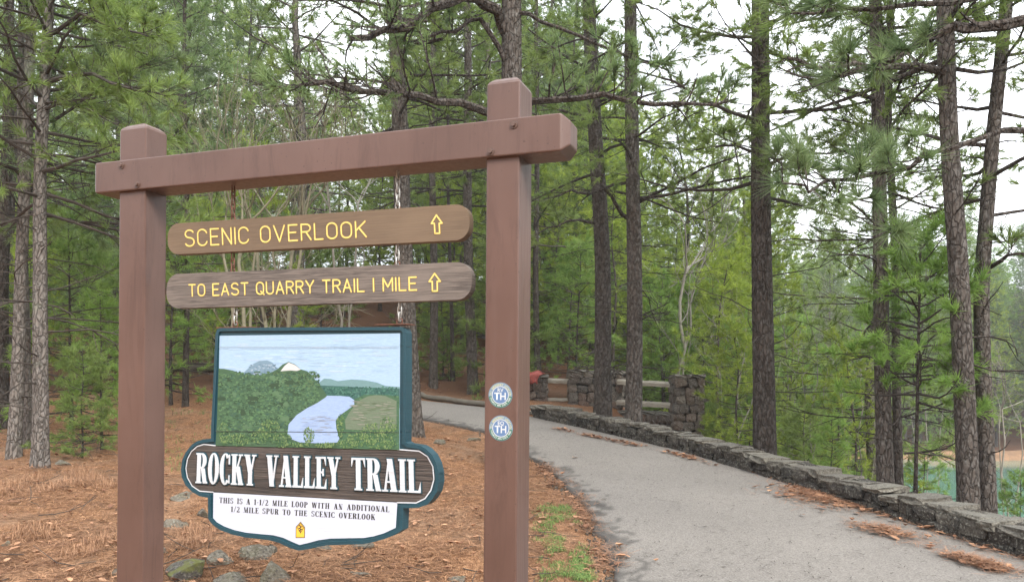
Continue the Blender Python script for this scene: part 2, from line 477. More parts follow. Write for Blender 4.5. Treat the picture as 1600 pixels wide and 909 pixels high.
def hit(px, py, ymax=120):
    """where the line of sight through a photograph pixel meets the ground"""
    a, b = ray(px, py)
    Y = np.linspace(2.5, ymax, 4000)
    g = H(a * Y, Y) - (CAM_Z + b * Y)
    i = int(np.argmax(g > 0)) if np.any(g > 0) else len(Y) - 1
    return np.array([a * Y[i], Y[i], float(H(a * Y[i], Y[i]))])

def axis(lo, hi, dense_lo, dense_hi, step, grow):
    a = list(np.arange(dense_lo, dense_hi + 1e-6, step))
    s = step
    while a[-1] < hi: s *= grow; a.append(a[-1] + s)
    s = step
    while a[0] > lo: s *= grow; a.insert(0, a[0] - s)
    return np.array(a)
gx = axis(-260, 260, -7, 6.5, 0.09, 1.07); gy = axis(-90, 330, 4.5, 18, 0.09, 1.07)
X, Y = np.meshgrid(gx, gy)
Z = H(X, Y)
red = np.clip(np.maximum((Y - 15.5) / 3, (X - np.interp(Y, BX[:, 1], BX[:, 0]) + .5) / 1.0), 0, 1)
b = Buf()
idx = np.arange(X.size).reshape(X.shape)
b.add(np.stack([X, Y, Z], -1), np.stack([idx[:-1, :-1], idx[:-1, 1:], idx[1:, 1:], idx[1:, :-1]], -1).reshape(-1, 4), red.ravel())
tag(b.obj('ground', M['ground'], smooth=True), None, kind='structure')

# asphalt path, a thick sheet with a broken left edge
tt = np.linspace(0, 1, 420)
def resample(P, n_t):
    seg = np.r_[0, np.cumsum(np.linalg.norm(np.diff(LX, axis=0), axis=1))]; seg /= seg[-1]
    return np.stack([np.interp(n_t, seg, P[:, 0]), np.interp(n_t, seg, P[:, 1])], -1)
Lp, Rp = resample(LX, tt), resample(RX, tt)
jit = (vn(Lp[:, 1], Lp[:, 0], 4, 5) - .5) * .12 + (vn(Lp[:, 1], Lp[:, 0], 14, 6) - .5) * .07
Lp = Lp + np.stack([jit, jit * 0.3], -1)
u = np.linspace(0, 1, 40) ** 1.5
G = Lp[:, None] * (1 - u)[None, :, None] + Rp[:, None] * u[None, :, None]
gz = H0(G[..., 0], G[..., 1]) + 0.012 + (vn(G[..., 0], G[..., 1], .8, 9) - .5) * .015
gz[:, 0] -= 0.07; gz[:, 1] -= 0.006
dist_l = np.linalg.norm(G - Lp[:, None], axis=2)
nz = vn(G[..., 0], G[..., 1], 5, 8)
tint = np.clip(np.clip(dist_l / (0.03 + 0.34 * nz ** 2) - 0.35, 0, 1) - (vn(G[..., 0], G[..., 1], 14, 12) > .62) * (dist_l < .3) * .8, 0, 1)
b = Buf(); idx = np.arange(gz.size).reshape(gz.shape)
b.add(np.concatenate([G, gz[..., None]], -1), np.stack([idx[:-1, :-1], idx[:-1, 1:], idx[1:, 1:], idx[1:, :-1]], -1).reshape(-1, 4), tint.ravel())
tag(b.obj('path', M['asphalt'], smooth=True), None, kind='structure')

b = Buf(); b.add([(4, 8, WATER_Z), (400, 8, WATER_Z), (400, 90, WATER_Z), (4, 90, WATER_Z)], np.array([[0, 1, 2, 3]]))
tag(b.obj('water', M['water']), None, kind='structure')
# ---------------------------------------------------------------- the trail sign frame
TH = R(19.4)
UX, DX = np.array([math.cos(TH), -math.sin(TH)]), np.array([math.sin(TH), math.cos(TH)])
P0 = at(809, 600, 3.22)[:2]
def onp(px, py, off=0.0):
    """photograph pixel -> (s, z) on the vertical plane that runs along the sign frame, off metres behind its front"""
    a, b_ = ray(px, py)
    t = (np.dot(P0, DX) + off) / np.dot(np.array([a, 1.0]), DX)
    return float(np.dot(np.array([a, 1.0]) * t - P0, UX)), CAM_Z + b_ * t
ZG = float(H(P0[0], P0[1]))
def fworld(s, d, z):
    q = P0 + UX * s + DX * d
    return (q[0], q[1], z)
frame = empty('trail_sign_frame', (P0[0], P0[1], 0), 'brown painted steel frame of two square posts and a crossbeam holding three trail boards', 'sign frame', rz=-TH)
PD = 0.15
def prism_cap(b, s0, s1, z0, z1, d0, d1, c=0.022):
    """post head: straight sides, chamfered shoulders and a low pyramid"""
    zc = z1 - 0.05
    def ringp(i, z): return [(s0 + i, d0 + i, z), (s1 - i, d0 + i, z), (s1 - i, d1 - i, z), (s0 + i, d1 - i, z)]
    m = ((s0 + s1) / 2, (d0 + d1) / 2, z1)
    V = ringp(0, z0) + ringp(0, zc) + ringp(0.006, zc + 0.012) + ringp(c, zc + 0.026) + [m]
    F = []
    for k in range(3):
        for i in range(4): F.append([4 * k + i, 4 * k + (i + 1) % 4, 4 * k + 4 + (i + 1) % 4, 4 * k + 4 + i])
    b.add(V, [np.array(F), np.array([[12 + i, 12 + (i + 1) % 4, 16] for i in range(4)])])
def add_bevel(o, wd, seg=2):
    m = o.modifiers.new('bevel', 'BEVEL'); m.width = wd; m.segments = seg; m.limit_method = 'ANGLE'; m.angle_limit = R(35)
    return o
post_s = []
for (xl, xr, ytop, lab) in ((184, 225, 195, 'left-hand post, further from the path'), (757, 809, 122, 'right-hand post with two round stickers')):
    s0 = onp(xl, 600)[0]; s1 = onp(xr, 600)[0]
    zt = onp((xl + xr) / 2 + 8, ytop, 0.075)[1]
    zg = float(H(*fworld(s0, .07, 0)[:2])) - 0.3
    b = Buf(); prism_cap(b, s0, s1, zg, zt, 0, (s1 - s0) * (.86 if xl < 500 else 1.12))
    o = add_bevel(b.obj('post', M['metal'], frame), 0.006)
    o['label'] = lab; post_s.append((s0, s1, zt))
# crossbeam, chamfered at both ends, lapped 2 cm proud of the posts
BO = -0.02
bl = onp(146, 301.5, BO); tl = onp(146, 254, BO); br = onp(880, 236.2, BO); tr = onp(880, 176.5, BO)
zb, zt_ = (bl[1] + br[1]) / 2, (tl[1] + tr[1]) / 2
sl, sr = tl[0], onp(889, 200, BO)[0]
print('beam', bl, tl, br, tr, 'posts', post_s)
c = 0.022
V = []
for (s_, i) in ((sl, 0.012), (sl + c * .6, 0), (sr - c * 1.6, 0), (sr, 0.028)):
    V += [(s_, BO + i, zb + i), (s_, BO + i, zt_ - i), (s_, BO + 0.16 - i, zt_ - i), (s_, BO + 0.16 - i, zb + i)]
F = [[0, 1, 2, 3][::-1], [12, 13, 14, 15]]
for k in range(3):
    for i in range(4): F.append([4 * k + i, 4 * k + (i + 1) % 4, 4 * k + 4 + (i + 1) % 4, 4 * k + 4 + i])
b = Buf(); b.add(V, np.array(F)); add_bevel(b.obj('crossbeam', M['metal'], frame), 0.006)
def disc(b, cx, cz, r, d0, d1, n=6, mat=0, rot=0.0):
    slab(b, [(cx + r * math.cos(rot + 2 * math.pi * i / n), cz + r * math.sin(rot + 2 * math.pi * i / n)) for i in range(n)], d0, d1, mat)
bolt_me = None
for (px, py) in ((190, 259), (215, 288), (803, 195), (767, 237)):
    s_, z_ = onp(px, py, BO)
    if bolt_me is None:
        b = Buf(); disc(b, 0, 0, 0.0165, -0.004, 0.0, 18); disc(b, 0, 0, 0.0095, -0.013, -0.004, 6, 0, 0.3)
        bolt_me = b.mesh('bolt', M['bolt'])
    link('bolt', bolt_me, frame, (s_, BO, z_))

# ---------------------------------------------------------------- lettering
def arc(cx, cy, rx, ry, a0, a1, n=9):
    return [(cx + rx * math.cos(R(a0 + (a1 - a0) * i / n)), cy + ry * math.sin(R(a0 + (a1 - a0) * i / n))) for i in range(n + 1)]
SANS = {
 'S': (.58, [arc(.29, .76, .27, .24, 25, 270) + arc(.29, .26, .29, .26, 90, -155)[1:]]),
 'C': (.58, [arc(.29, .70, .29, .30, 15, 180) + arc(.29, .30, .29, .30, 180, 345)]),
 'O': (.56, [arc(.28, .70, .28, .30, 0, 180) + arc(.28, .30, .28, .30, 180, 360) + [(.56, .7)]]),
 'Q': (.56, [arc(.28, .70, .28, .30, 0, 180) + arc(.28, .30, .28, .30, 180, 360) + [(.56, .7)], [(.34, .25), (.6, -.04)]]),
 'U': (.54, [[(0, 1)] + arc(.27, .28, .27, .28, 180, 360) + [(.54, 1)]]),
 'E': (.50, [[(.5, 1), (0, 1), (0, 0), (.5, 0)], [(0, .52), (.42, .52)]]),
 'N': (.54, [[(0, 0), (0, 1), (.54, 0), (.54, 1)]]),
 'I': (.0, [[(0, 0), (0, 1)]]), '1': (.0, [[(0, 0), (0, 1)]]),
 'V': (.62, [[(0, 1), (.31, 0), (.62, 1)]]),
 'R': (.52, [[(0, 0), (0, 1)] + arc(.28, .76, .24, .24, 90, -90) + [(0, .52)], [(.26, .52), (.54, 0)]]),
 'L': (.46, [[(0, 1), (0, 0), (.46, 0)]]),
 'K': (.54, [[(0, 0), (0, 1)], [(.52, 1), (0, .42)], [(.18, .60), (.56, 0)]]),
 'T': (.54, [[(0, 1), (.54, 1)], [(.27, 1), (.27, 0)]]),
 'A': (.58, [[(0, 0), (.29, 1), (.58, 0)], [(.1, .33), (.48, .33)]]),
 'Y': (.58, [[(0, 1), (.29, .48), (.58, 1)], [(.29, .48), (.29, 0)]]),
 'M': (.66, [[(0, 0), (0, 1), (.33, .3), (.66, 1), (.66, 0)]]),
}
def quad_map(q):
    """unit square -> (s, z); q = bottom-left, bottom-right, top-right, top-left"""
    q = [np.array(p) for p in q]
    return lambda u_, v_: tuple(q[0] * (1 - u_) * (1 - v_) + q[1] * u_ * (1 - v_) + q[2] * u_ * v_ + q[3] * (1 - u_) * v_)
def ribbon(b, P, wd, d0, mat=0, k=[0]):
    for i in range(len(P) - 1):
        p, q = np.array(P[i]), np.array(P[i + 1]); t = q - p; L = np.linalg.norm(t)
        if L < 1e-6: continue
        n = np.array([-t[1], t[0]]) / L * wd / 2
        k[0] = (k[0] + 1) % 7
        slab(b, [p + n, q + n, q - n, p - n], d0 - k[0] * 4e-5, 0, mat, side=False)
    for p in P:
        k[0] = (k[0] + 1) % 7
        slab(b, [(p[0] + wd / 2 * math.cos(a), p[1] + wd / 2 * math.sin(a)) for a in np.arange(8) * math.pi / 4], d0 - 4e-4 - k[0] * 4e-5, 0, mat, side=False)
def spans(font, text, gap, space):
    tot = sum((font[c_][0] + gap) if c_ != ' ' else space for c_ in text) - gap
    x, out = 0, []
    for c_ in text:
        if c_ == ' ': x += space; continue
        out.append((c_, x, tot)); x += font[c_][0] + gap
    return out
def sans_line(b, text, mp, gap=.26, space=.42, wd=.006, d0=0, mat=0, x=0, tot=None):
    tot = tot or sum((SANS[c_][0] + gap) if c_ != ' ' else space for c_ in text) - gap
    for c_ in text:
        if c_ == ' ': x += space; continue
        w_, strokes = SANS[c_]
        for st in strokes: ribbon(b, [mp((x + px) / tot, py) for px, py in st], wd, d0, mat)
        x += w_ + gap
CH = [362, 620]
def chain(name, top, bot, s_, d_, parent, root, mat):
    """links of bent rod from z=top down to z=bot"""
    L = 0.042; n = max(1, int(round((top - bot) / (L * .72)))); st = (top - bot) / n
    b = Buf()
    for i in range(n):
        cz = top - st * (i + .5); hl = st * .5 + .007; hw = .009
        pts = []
        for a in np.linspace(0, 2 * math.pi, 13):
            x_ = hw * math.cos(a); z_ = (hl - hw) * np.sign(math.sin(a)) * (abs(math.sin(a)) > .01) + hw * math.sin(a)
            pts.append((x_, 0, z_) if i % 2 else (0, x_, z_))
        pts = np.array(pts) + np.array([s_ - root[0], d_ - root[1], cz - root[2]])
        b.tube(pts, [.0036] * 13, 5)
    return b.obj(name, mat, parent, smooth=True)
def board_outline(q, rr=0.42, n=10):
    """rounded-end board from its four corners"""
    q = [np.array(p) for p in q]; mp = quad_map(q)
    Lb = np.linalg.norm(q[1] - q[0]); Hh = np.linalg.norm(q[3] - q[0]); ax = Hh * rr / Lb
    out = []
    for (cx, cy, a0) in ((1 - ax, .58, 0), (ax, .58, 90), (ax, .42, 180), (1 - ax, .42, 270)):
        for i in range(n + 1):
            a = R(a0 + 90 * i / n); out.append(mp(cx + ax * math.cos(a), cy + .42 * math.sin(a)))
    return out
BF, BT = 0.035, 0.045
def beam_under(px): return zb
def hanging_board(name, label, q, mat, text, tq, aq, wd, gap, space, zabove, arrow_w):
    q = [onp(x, y, BF) for x, y in q]
    s0 = (q[0][0] + q[1][0]) / 2; z0 = (q[0][1] + q[1][1]) / 2
    root = empty(name, fworld(s0, BF, z0), label, 'trail sign', rz=-TH)
    sh = lambda p: (p[0] - s0, p[1] - z0)
    b = Buf(); slab(b, [sh(p) for p in board_outline(q)], 0, BT)
    add_bevel(b.obj('board', mat, root), 0.004)
    tm = quad_map([sh(onp(x, y, BF)) for x, y in tq])
    for c_, x_, t_ in spans(SANS, text, gap, space):
        b = Buf(); sans_line(b, c_, tm, gap, space, wd, -0.0016, x=x_, tot=t_); lo = b.obj('letter', M['yellow'], root)
        b = Buf(); sans_line(b, c_, tm, gap, space, wd * 1.55, -0.0006, x=x_, tot=t_); b.obj('groove_shade', M['ochre'], lo)  # wider flat ribbon under the letter, its cut's shading put into colour
    am = quad_map([sh(onp(x, y, BF)) for x, y in aq])
    A = [am(x, y) for x, y in ((.28, 0), (.28, .55), (0, .55), (.5, 1), (1, .55), (.72, .55), (.72, 0), (.28, 0))]
    b = Buf(); ribbon(b, A, arrow_w, -0.0016); lo = b.obj('arrow', M['yellow'], root)
    b = Buf(); ribbon(b, A, arrow_w * 1.5, -0.0006); b.obj('groove_shade', M['ochre'], lo)  # same painted shadow outline under the arrow
    for cx in CH:
        sc = onp(cx, q[3][1], BF)[0]
        uu = (sc - q[3][0]) / (q[2][0] - q[3][0])
        topz = q[3][1] * (1 - uu) + q[2][1] * uu
        za = zabove(sc)
        chain('chain', za, topz - .004, sc, BF + BT / 2, root, (s0, BF, z0), M['rust'] if cx == CH[0] else M['galv'])
        b = Buf()
        th = np.linspace(0, 2 * math.pi, 13)
        b.tube(np.stack([sc - s0 + .012 * np.cos(th), np.full(13, BT / 2), topz - z0 + .006 + .012 * np.sin(th)], -1), [.003] * 13, 5)
        b.obj('eye_bolt', M['rust'], root, smooth=True)
    return root, q
B1 = ((262, 398.2), (733.5, 374.5), (733.5, 318), (262, 350))
B2 = ((260, 482), (737, 468), (737, 408.5), (260, 428.5))
r1, q1 = hanging_board('hanging_sign', 'brown wooden board lettered SCENIC OVERLOOK, upper of the two arrow boards', B1, M['board_a'], 'SCENIC OVERLOOK',
    ((290, 385), (572, 370), (571, 346), (289, 360)), ((675, 365), (692, 364.5), (690.5, 336), (673.5, 336.5)), .0065, .24, .50, lambda s_: zb + .005, .006)
def low1(s_):
    uu = (s_ - q1[0][0]) / (q1[1][0] - q1[0][0]); return q1[0][1] * (1 - uu) + q1[1][1] * uu
r2, q2 = hanging_board('hanging_sign', 'weathered grey board lettered TO EAST QUARRY TRAIL I MILE, below the scenic overlook board', B2, M['board_b'], 'TO EAST QUARRY TRAIL I MILE',
    ((296, 462.5), (651, 453), (650.5, 433), (295.5, 445)), ((671, 455), (688.5, 454.5), (688, 427), (670.5, 427.5)), .0062, .24, .46, low1, .006)
def low2(s_):
    uu = (s_ - q2[0][0]) / (q2[1][0] - q2[0][0]); return q2[0][1] * (1 - uu) + q2[1][1] * uu

# serif capitals: heavy stems, thin bars, slab serifs
S_, T_ = .15, .05
def rect(x0, y0, x1, y1): return [(x0, y0), (x1, y0), (x1, y1), (x0, y1)]
def stem(x, y0=0., y1=1., s=S_): return [rect(x, y0, x + s, y1)]
def serif(x, y, s=S_, e=.05): return [rect(x - e, y, x + s + e, y + T_)]
def ringp(cx, cy, rx, ry, a0, a1, ts=S_, tt_=T_, n=14):
    o = arc(cx, cy, rx, ry, a0, a1, n); i = arc(cx, cy, rx - ts, ry - tt_, a0, a1, n)
    return [[o[k], o[k + 1], i[k + 1], i[k]] for k in range(n)]
def diag(x0, y0, x1, y1, w_): return [[(x0 - w_ / 2, y0), (x0 + w_ / 2, y0), (x1 + w_ / 2, y1), (x1 - w_ / 2, y1)]]
def tick(x, y0, y1, w_=.05, side=1): return [[(x, y0), (x + w_ * -side, y0), (x, y1)]] if side else []
SER = {
 'I': (.25, stem(.05) + serif(.05, 0) + serif(.05, .95)),
 'T': (.46, stem(.155) + serif(.155, 0) + [rect(0, .94, .46, 1)] + [[(0, .96), (.07, .96), (0, .72)], [(.46, .96), (.39, .96), (.46, .72)]]),
 'L': (.42, stem(.05) + serif(.05, .95) + [rect(0, 0, .42, .06), [(.42, .03), (.34, .03), (.42, .32)]]),
 'E': (.42, stem(.05) + [rect(0, 0, .42, .06), rect(0, .94, .40, 1), rect(.1, .48, .32, .54), [(.42, .03), (.34, .03), (.42, .3)], [(.40, .97), (.33, .97), (.40, .72)], rect(.27, .40, .32, .62)]),
 'A': (.50, diag(.09, 0, .235, 1, .06) + diag(.39, 0, .25, 1, .17) + [rect(.14, .27, .36, .32)] + [rect(0, 0, .19, .05), rect(.26, 0, .50, .05)]),
 'V': (.50, diag(.24, 0, .12, 1, .17) + diag(.26, 0, .42, 1, .055) + [rect(0, .95, .24, 1), rect(.32, .95, .50, 1)]),
 'Y': (.50, diag(.25, .42, .12, 1, .165) + diag(.28, .42, .42, 1, .055) + stem(.175, 0, .46) + serif(.175, 0) + [rect(0, .95, .24, 1), rect(.32, .95, .50, 1)]),
 'K': (.50, stem(.05) + serif(.05, 0) + serif(.05, .95) + diag(.21, .42, .40, 1, .055) + diag(.41, 0, .27, .60, .16) + [rect(.31, .95, .48, 1), rect(.30, 0, .51, .05)]),
 'R': (.49, stem(.05) + serif(.05, 0) + serif(.05, .95) + ringp(.24, .745, .21, .255, 90, -90) + diag(.40, 0, .30, .5, .15) + [rect(.32, 0, .50, .05), rect(.19, .95, .25, 1), rect(.19, .49, .25, .54)]),
 'P': (.45, stem(.05) + serif(.05, 0) + serif(.05, .95) + ringp(.24, .735, .21, .265, 90, -90) + [rect(.19, .95, .25, 1), rect(.19, .47, .25, .52)]),
 'D': (.47, stem(.05) + ringp(.22, .5, .25, .5, 90, -90) + [rect(0, 0, .23, .05), rect(0, .95, .23, 1)]),
 'O': (.46, ringp(.23, .5, .23, .52, 0, 360, n=24)),
 'C': (.44, ringp(.23, .5, .23, .52, 48, 312, n=20) + [rect(.375, .66, .42, .98), rect(.375, .04, .42, .30)]),
 'S': (.40, ringp(.20, .745, .19, .27, 20, 250, .11, .05) + ringp(.20, .26, .19, .27, 70, -160, .11, .05) + [[(.06, .72), (.16, .60), (.35, .32), (.25, .44)]] + [rect(.33, .70, .37, .96), rect(.03, .04, .07, .30)]),
 'U': (.48, stem(.05, .25, 1) + ringp(.235, .26, .185, .28, 180, 360, .13, .06) + [rect(.37, .26, .42, 1)] + serif(.05, .95) + [rect(.32, .95, .48, 1)]),
 'N': (.50, [rect(.07, 0, .11, 1), rect(.39, 0, .43, 1)] + diag(.34, 0, .12, 1, .15) + [rect(0, 0, .18, .05), rect(.32, .95, .50, 1)]),
 'M': (.62, [rect(.07, 0, .11, 1), rect(.42, 0, .56, 1)] + diag(.30, 0, .13, 1, .13) + diag(.30, 0, .46, 1, .06) + [rect(0, 0, .18, .05), rect(.38, 0, .62, .05), rect(.5, .95, .62, 1)]),
 'W': (.70, diag(.20, 0, .11, 1, .14) + diag(.22, 0, .33, 1, .05) + diag(.46, 0, .37, 1, .14) + diag(.48, 0, .60, 1, .05) + [rect(0, .95, .22, 1), rect(.54, .95, .70, 1)]),
 'H': (.54, stem(.05) + stem(.34) + serif(.05, 0) + serif(.05, .95) + serif(.34, 0) + serif(.34, .95) + [rect(.19, .48, .35, .53)]),
 '1': (.28, stem(.08) + serif(.08, 0, e=.06) + [[(.0, .80), (.09, .96), (.09, .84)]]),
 '2': (.40, ringp(.19, .73, .18, .27, 160, -20, .12, .05) + [[(.25, .62), (.37, .64), (.14, .14), (.02, .08)], rect(.02, 0, .38, .14), [(.33, .1), (.40, .1), (.40, .28)]]),
 '-': (.26, [rect(.04, .38, .22, .46)]),
 '/': (.34, diag(.05, -.05, .28, 1.05, .06)),
}
def serif_line(b, text, mp, gap=.06, space=.3, d0=0., d1=0.002, grow=0.0, side=True, mat=0, k=[0], u0=0., u1=1.):
    tot = sum((SER[c_][0] + gap) if c_ != ' ' else space for c_ in text) - gap
    x = 0
    for c_ in text:
        if c_ == ' ': x += space; continue
        w_, polys = SER[c_]
        for P in polys:
            k[0] = (k[0] + 1) % 9
            Q = [mp(u0 + (u1 - u0) * (x + px) / tot, py) for px, py in P]
            if grow:
                c0 = np.mean(np.array(Q), 0)
                Qa = np.array(Q); ext = Qa - c0
                Q = [tuple(c0 + e_ + np.sign(e_) * grow) for e_ in ext]
            slab(b, Q, d0 - k[0] * 5e-5, d1, mat, side=side)
        x += w_ + gap

# ---------------------------------------------------------------- the picture sign
z1 = lambda x, y: (280 + x / 3.788, 500 + y / 3.788)
z2 = lambda x, y: (280 + x / 3.81, 680 + y / 3.81)
PF = 0.030
outer_px = [(341, 514.5), (345, 512.5), (400, 511.8), (500, 511.2), (600, 510.8), (628, 510.8), (633, 513), (635.3, 520), (635.6, 560), (635.6, 620), (635.4, 660), (634.6, 690),
  z2(1370, 50), z2(1440, 60), z2(1475, 80), z2(1510, 115), z2(1535, 165), z2(1548, 220), z2(1550, 280), z2(1538, 335), z2(1510, 380), z2(1480, 410), z2(1430, 427), z2(1375, 430), z2(1338, 430),
  z2(1336, 490), z2(1333, 560), z2(1290, 588), z2(1230, 612), z2(1160, 632), z2(1100, 643), z2(1000, 647), z2(900, 650), z2(830, 660), z2(770, 675), z2(715, 682), z2(660, 664), z2(600, 636), z2(540, 620), z2(470, 612),
  z2(400, 605), z2(320, 586), z2(250, 560), z2(205, 528), z2(180, 495), z2(178, 430), z2(178, 368), z2(130, 360), z2(85, 335), z2(45, 295), z2(22, 245), z2(17, 200), z2(25, 145), z2(45, 100), z2(80, 55), z2(110, 35), z2(150, 22), z2(196, 18),
  (331.5, 671), (334, 620), (336.5, 560), (338.5, 522)]
OP = [onp(x, y, PF) for x, y in outer_px]
s0p, z0p = 0.5 * (OP[0][0] + OP[6][0]), OP[35][1]
sgn = empty('trail_name_sign', fworld(s0p, PF, z0p), 'large shaped sign with a painted river landscape over the words ROCKY VALLEY TRAIL', 'trail sign', rz=-TH)
pm = lambda x, y: (onp(x, y, PF)[0] - s0p, onp(x, y, PF)[1] - z0p)
OL = [pm(x, y) for x, y in outer_px]
def clip(P, a, b_, keep_above):
    """clip polygon by the line a-b"""
    a, b_ = np.array(a), np.array(b_); n = np.array([-(b_ - a)[1], (b_ - a)[0]])
    if not keep_above: n = -n
    out = []
    for i in range(len(P)):
        p, q = np.array(P[i]), np.array(P[(i + 1) % len(P)])
        dp, dq = np.dot(p - a, n), np.dot(q - a, n)
        if dp >= 0: out.append(tuple(p))
        if dp * dq < 0: out.append(tuple(p + (q - p) * dp / (dp - dq)))
    return out
joints = [((320, 541.5), (700, 541)), ((320, 672.6), (700, 675.2)), ((280, 720), (700, 741)), ((280, 766), (700, 789))]
lines = [(pm(*a), pm(*b_)) for a, b_ in joints]
gapm = 0.0009
for i in range(len(lines) + 1):
    P = OL
    if i > 0:
        a, b_ = lines[i - 1]; P = clip(P, (a[0], a[1] - gapm), (b_[0], b_[1] - gapm), False)
    if i < len(lines):
        a, b_ = lines[i]; P = clip(P, (a[0], a[1] + gapm), (b_[0], b_[1] + gapm), True)
    b = Buf(); slab(b, P, 0.0, 0.05); b.obj('plank', M['teal'], sgn)
# raised border band
O = np.array(OL); n_ = len(O)
if poly_area(O) < 0: O = O[::-1]
def inset(O, wd):
    T = np.roll(O, -1, 0) - O; T /= np.linalg.norm(T, axis=1, keepdims=True)
    N = np.stack([-T[:, 1], T[:, 0]], -1); Np = np.roll(N, 1, 0)
    m = N + Np; m /= np.linalg.norm(m, axis=1, keepdims=True)
    return O + m * (wd / np.clip(np.sum(m * N, 1, keepdims=True), 0.55, 1))
b = Buf(); strip(b, O, inset(O, 0.0155), -0.008, 0.0)
b.obj('border', M['teal'], sgn)

# painted landscape: layers of flat paint and brush dabs on the planks
pb = Buf()
lay = [0]
def paint(P, col, conv=z1):
    lay[0] += 1
    slab(pb, [pm(*conv(x, y)) for x, y in P], -0.0008 - lay[0] * 6e-5, 0, 0, color=col, side=False)
PIC = [(240, 92), (1308, 78), (1306, 766), (218, 742), (232, 480)]
paint(PIC, (0.52, 0.74, 0.98))
prn = random.Random(3)
def cloud_dabs(n, x0, x1, y0, y1, cols, wl, hl, slope=0.0):
    for _ in range(n):
        x, y = prn.uniform(x0, x1), prn.uniform(y0, y1); w_, h_ = prn.uniform(*wl), prn.uniform(*hl)
        c_ = prn.choice(cols); v_ = prn.uniform(.9, 1.1)
        pts = [(x + w_ * math.cos(a) * prn.uniform(.7, 1.1), y + h_ * math.sin(a) * prn.uniform(.7, 1.1)) for a in np.arange(6) * math.pi / 3]
        dab([(px, py) for px, py in pts], tuple(q * v_ for q in c_))
dk = [0]
def dab(P, col):
    dk[0] = (dk[0] + 1) % 40
    slab(pb, [pm(*z1(x, y)) for x, y in P], DAB[0] - dk[0] * 1.2e-5, 0, 0, color=col, side=False)
DAB = [-0.0010]
cloud_dabs(120, 300, 1240, 100, 330, [(.54, .76, 1.0), (.50, .72, .97), (.60, .79, 1.0)], (30, 70), (3, 8))
DAB[0] = -0.0016; lay[0] = 14
paint([(380, 312), (410, 285), (440, 258), (475, 242), (520, 237), (552, 250), (585, 290), (590, 330), (385, 330)], (0.25, 0.40, 0.52))
DAB[0] = -0.0017
for _ in range(60):
    x, y = prn.uniform(410, 570), prn.uniform(262, 320); dab([(x, y), (x + 16, y - 4), (x + 12, y + 4)], prn.choice([(.5, .62, .75), (.16, .27, .36)]))
lay[0] = 24
paint([(830, 368), (860, 345), (900, 348), (940, 360), (1020, 350), (1100, 355), (1170, 368), (1220, 388), (1307, 395), (1306, 470), (830, 450)], (0.22, 0.40, 0.42))
paint([(820, 385), (900, 388), (1000, 392), (1100, 400), (1200, 400), (1307, 405), (1306, 520), (830, 480)], (0.06, 0.17, 0.15))
DAB[0] = -0.0024
cloud_dabs(420, 860, 1290, 396, 455, [(.03, .12, .10), (.10, .26, .2), (.05, .18, .14)], (4, 9), (4, 9))
lay[0] = 42
paint([(236, 286), (270, 288), (320, 298), (380, 318), (430, 325), (480, 325), (540, 312), (580, 292), (615, 262), (650, 246), (690, 262), (720, 290), (760, 302), (790, 328), (815, 365), (850, 405), (875, 440), (880, 500), (980, 700), (960, 758), (218, 742), (226, 600)], (0.075, 0.165, 0.085))
paint([(602, 302), (625, 272), (650, 250), (690, 266), (722, 292), (700, 300), (660, 297)], (0.85, 0.86, 0.86))
DAB[0] = -0.0036
cloud_dabs(1500, 240, 830, 305, 735, [(.045, .11, .055), (.10, .22, .11), (.13, .27, .12), (.06, .15, .10)], (5, 13), (3, 8))
cloud_dabs(40, 240, 820, 330, 720, [(.04, .09, .045), (.13, .25, .13)], (18, 40), (10, 24))
cloud_dabs(900, 240, 830, 315, 735, [(.035, .09, .045), (.12, .25, .12), (.16, .30, .15)], (4, 9), (2, 6))
cloud_dabs(130, 560, 800, 303, 400, [(.035, .09, .05), (.12, .2, .09)], (4, 9), (3, 6))
lay[0] = 62
paint([(1035, 470), (1100, 440), (1200, 440), (1306, 450), (1306, 766), (940, 758), (925, 600), (960, 560), (1035, 505)], (0.08, 0.19, 0.10))
DAB[0] = -0.0048
cloud_dabs(300, 940, 1300, 450, 755, [(.05, .13, .07), (.12, .26, .12)], (5, 10), (4, 8))
lay[0] = 76
paint([(990, 645), (985, 592), (1010, 545), (1040, 510), (1075, 472), (1120, 450), (1170, 442), (1225, 448), (1290, 478), (1290, 640), (1100, 650)], (0.20, 0.27, 0.18))
paint([(880, 446), (960, 448), (1010, 452), (1040, 472), (1040, 500), (1000, 530), (955, 562), (930, 590), (934, 640), (952, 700), (940, 722), (840, 728), (720, 722), (660, 700), (645, 672), (652, 615), (700, 560), (760, 520), (820, 490), (868, 458)], (0.46, 0.63, 0.95))
DAB[0] = -0.0058
cloud_dabs(60, 740, 900, 570, 680, [(.42, .58, .92), (.52, .68, .97), (.40, .47, .6)], (15, 40), (2, 4))
cloud_dabs(90, 1030, 1270, 480, 620, [(.25, .31, .22), (.16, .23, .13), (.33, .35, .28)], (15, 35), (2, 4))
DAB[0] = -0.0064
lite = [(.12, .25, .09), (.2, .34, .12), (.07, .17, .07), (.28, .40, .16)]
def bush(cx, cy, rx, ry, n, cols=lite):
    for _ in range(n):
        a, r_ = prn.uniform(0, 6.28), math.sqrt(prn.random()); x, y = cx + rx * r_ * math.cos(a), cy + ry * r_ * math.sin(a) * (1 if math.sin(a) > 0 else .8)
        s = prn.uniform(4, 8); dab([(x - s * .6, y + s), (x, y - s), (x + s * .6, y + s * .8)], prn.choice(cols))
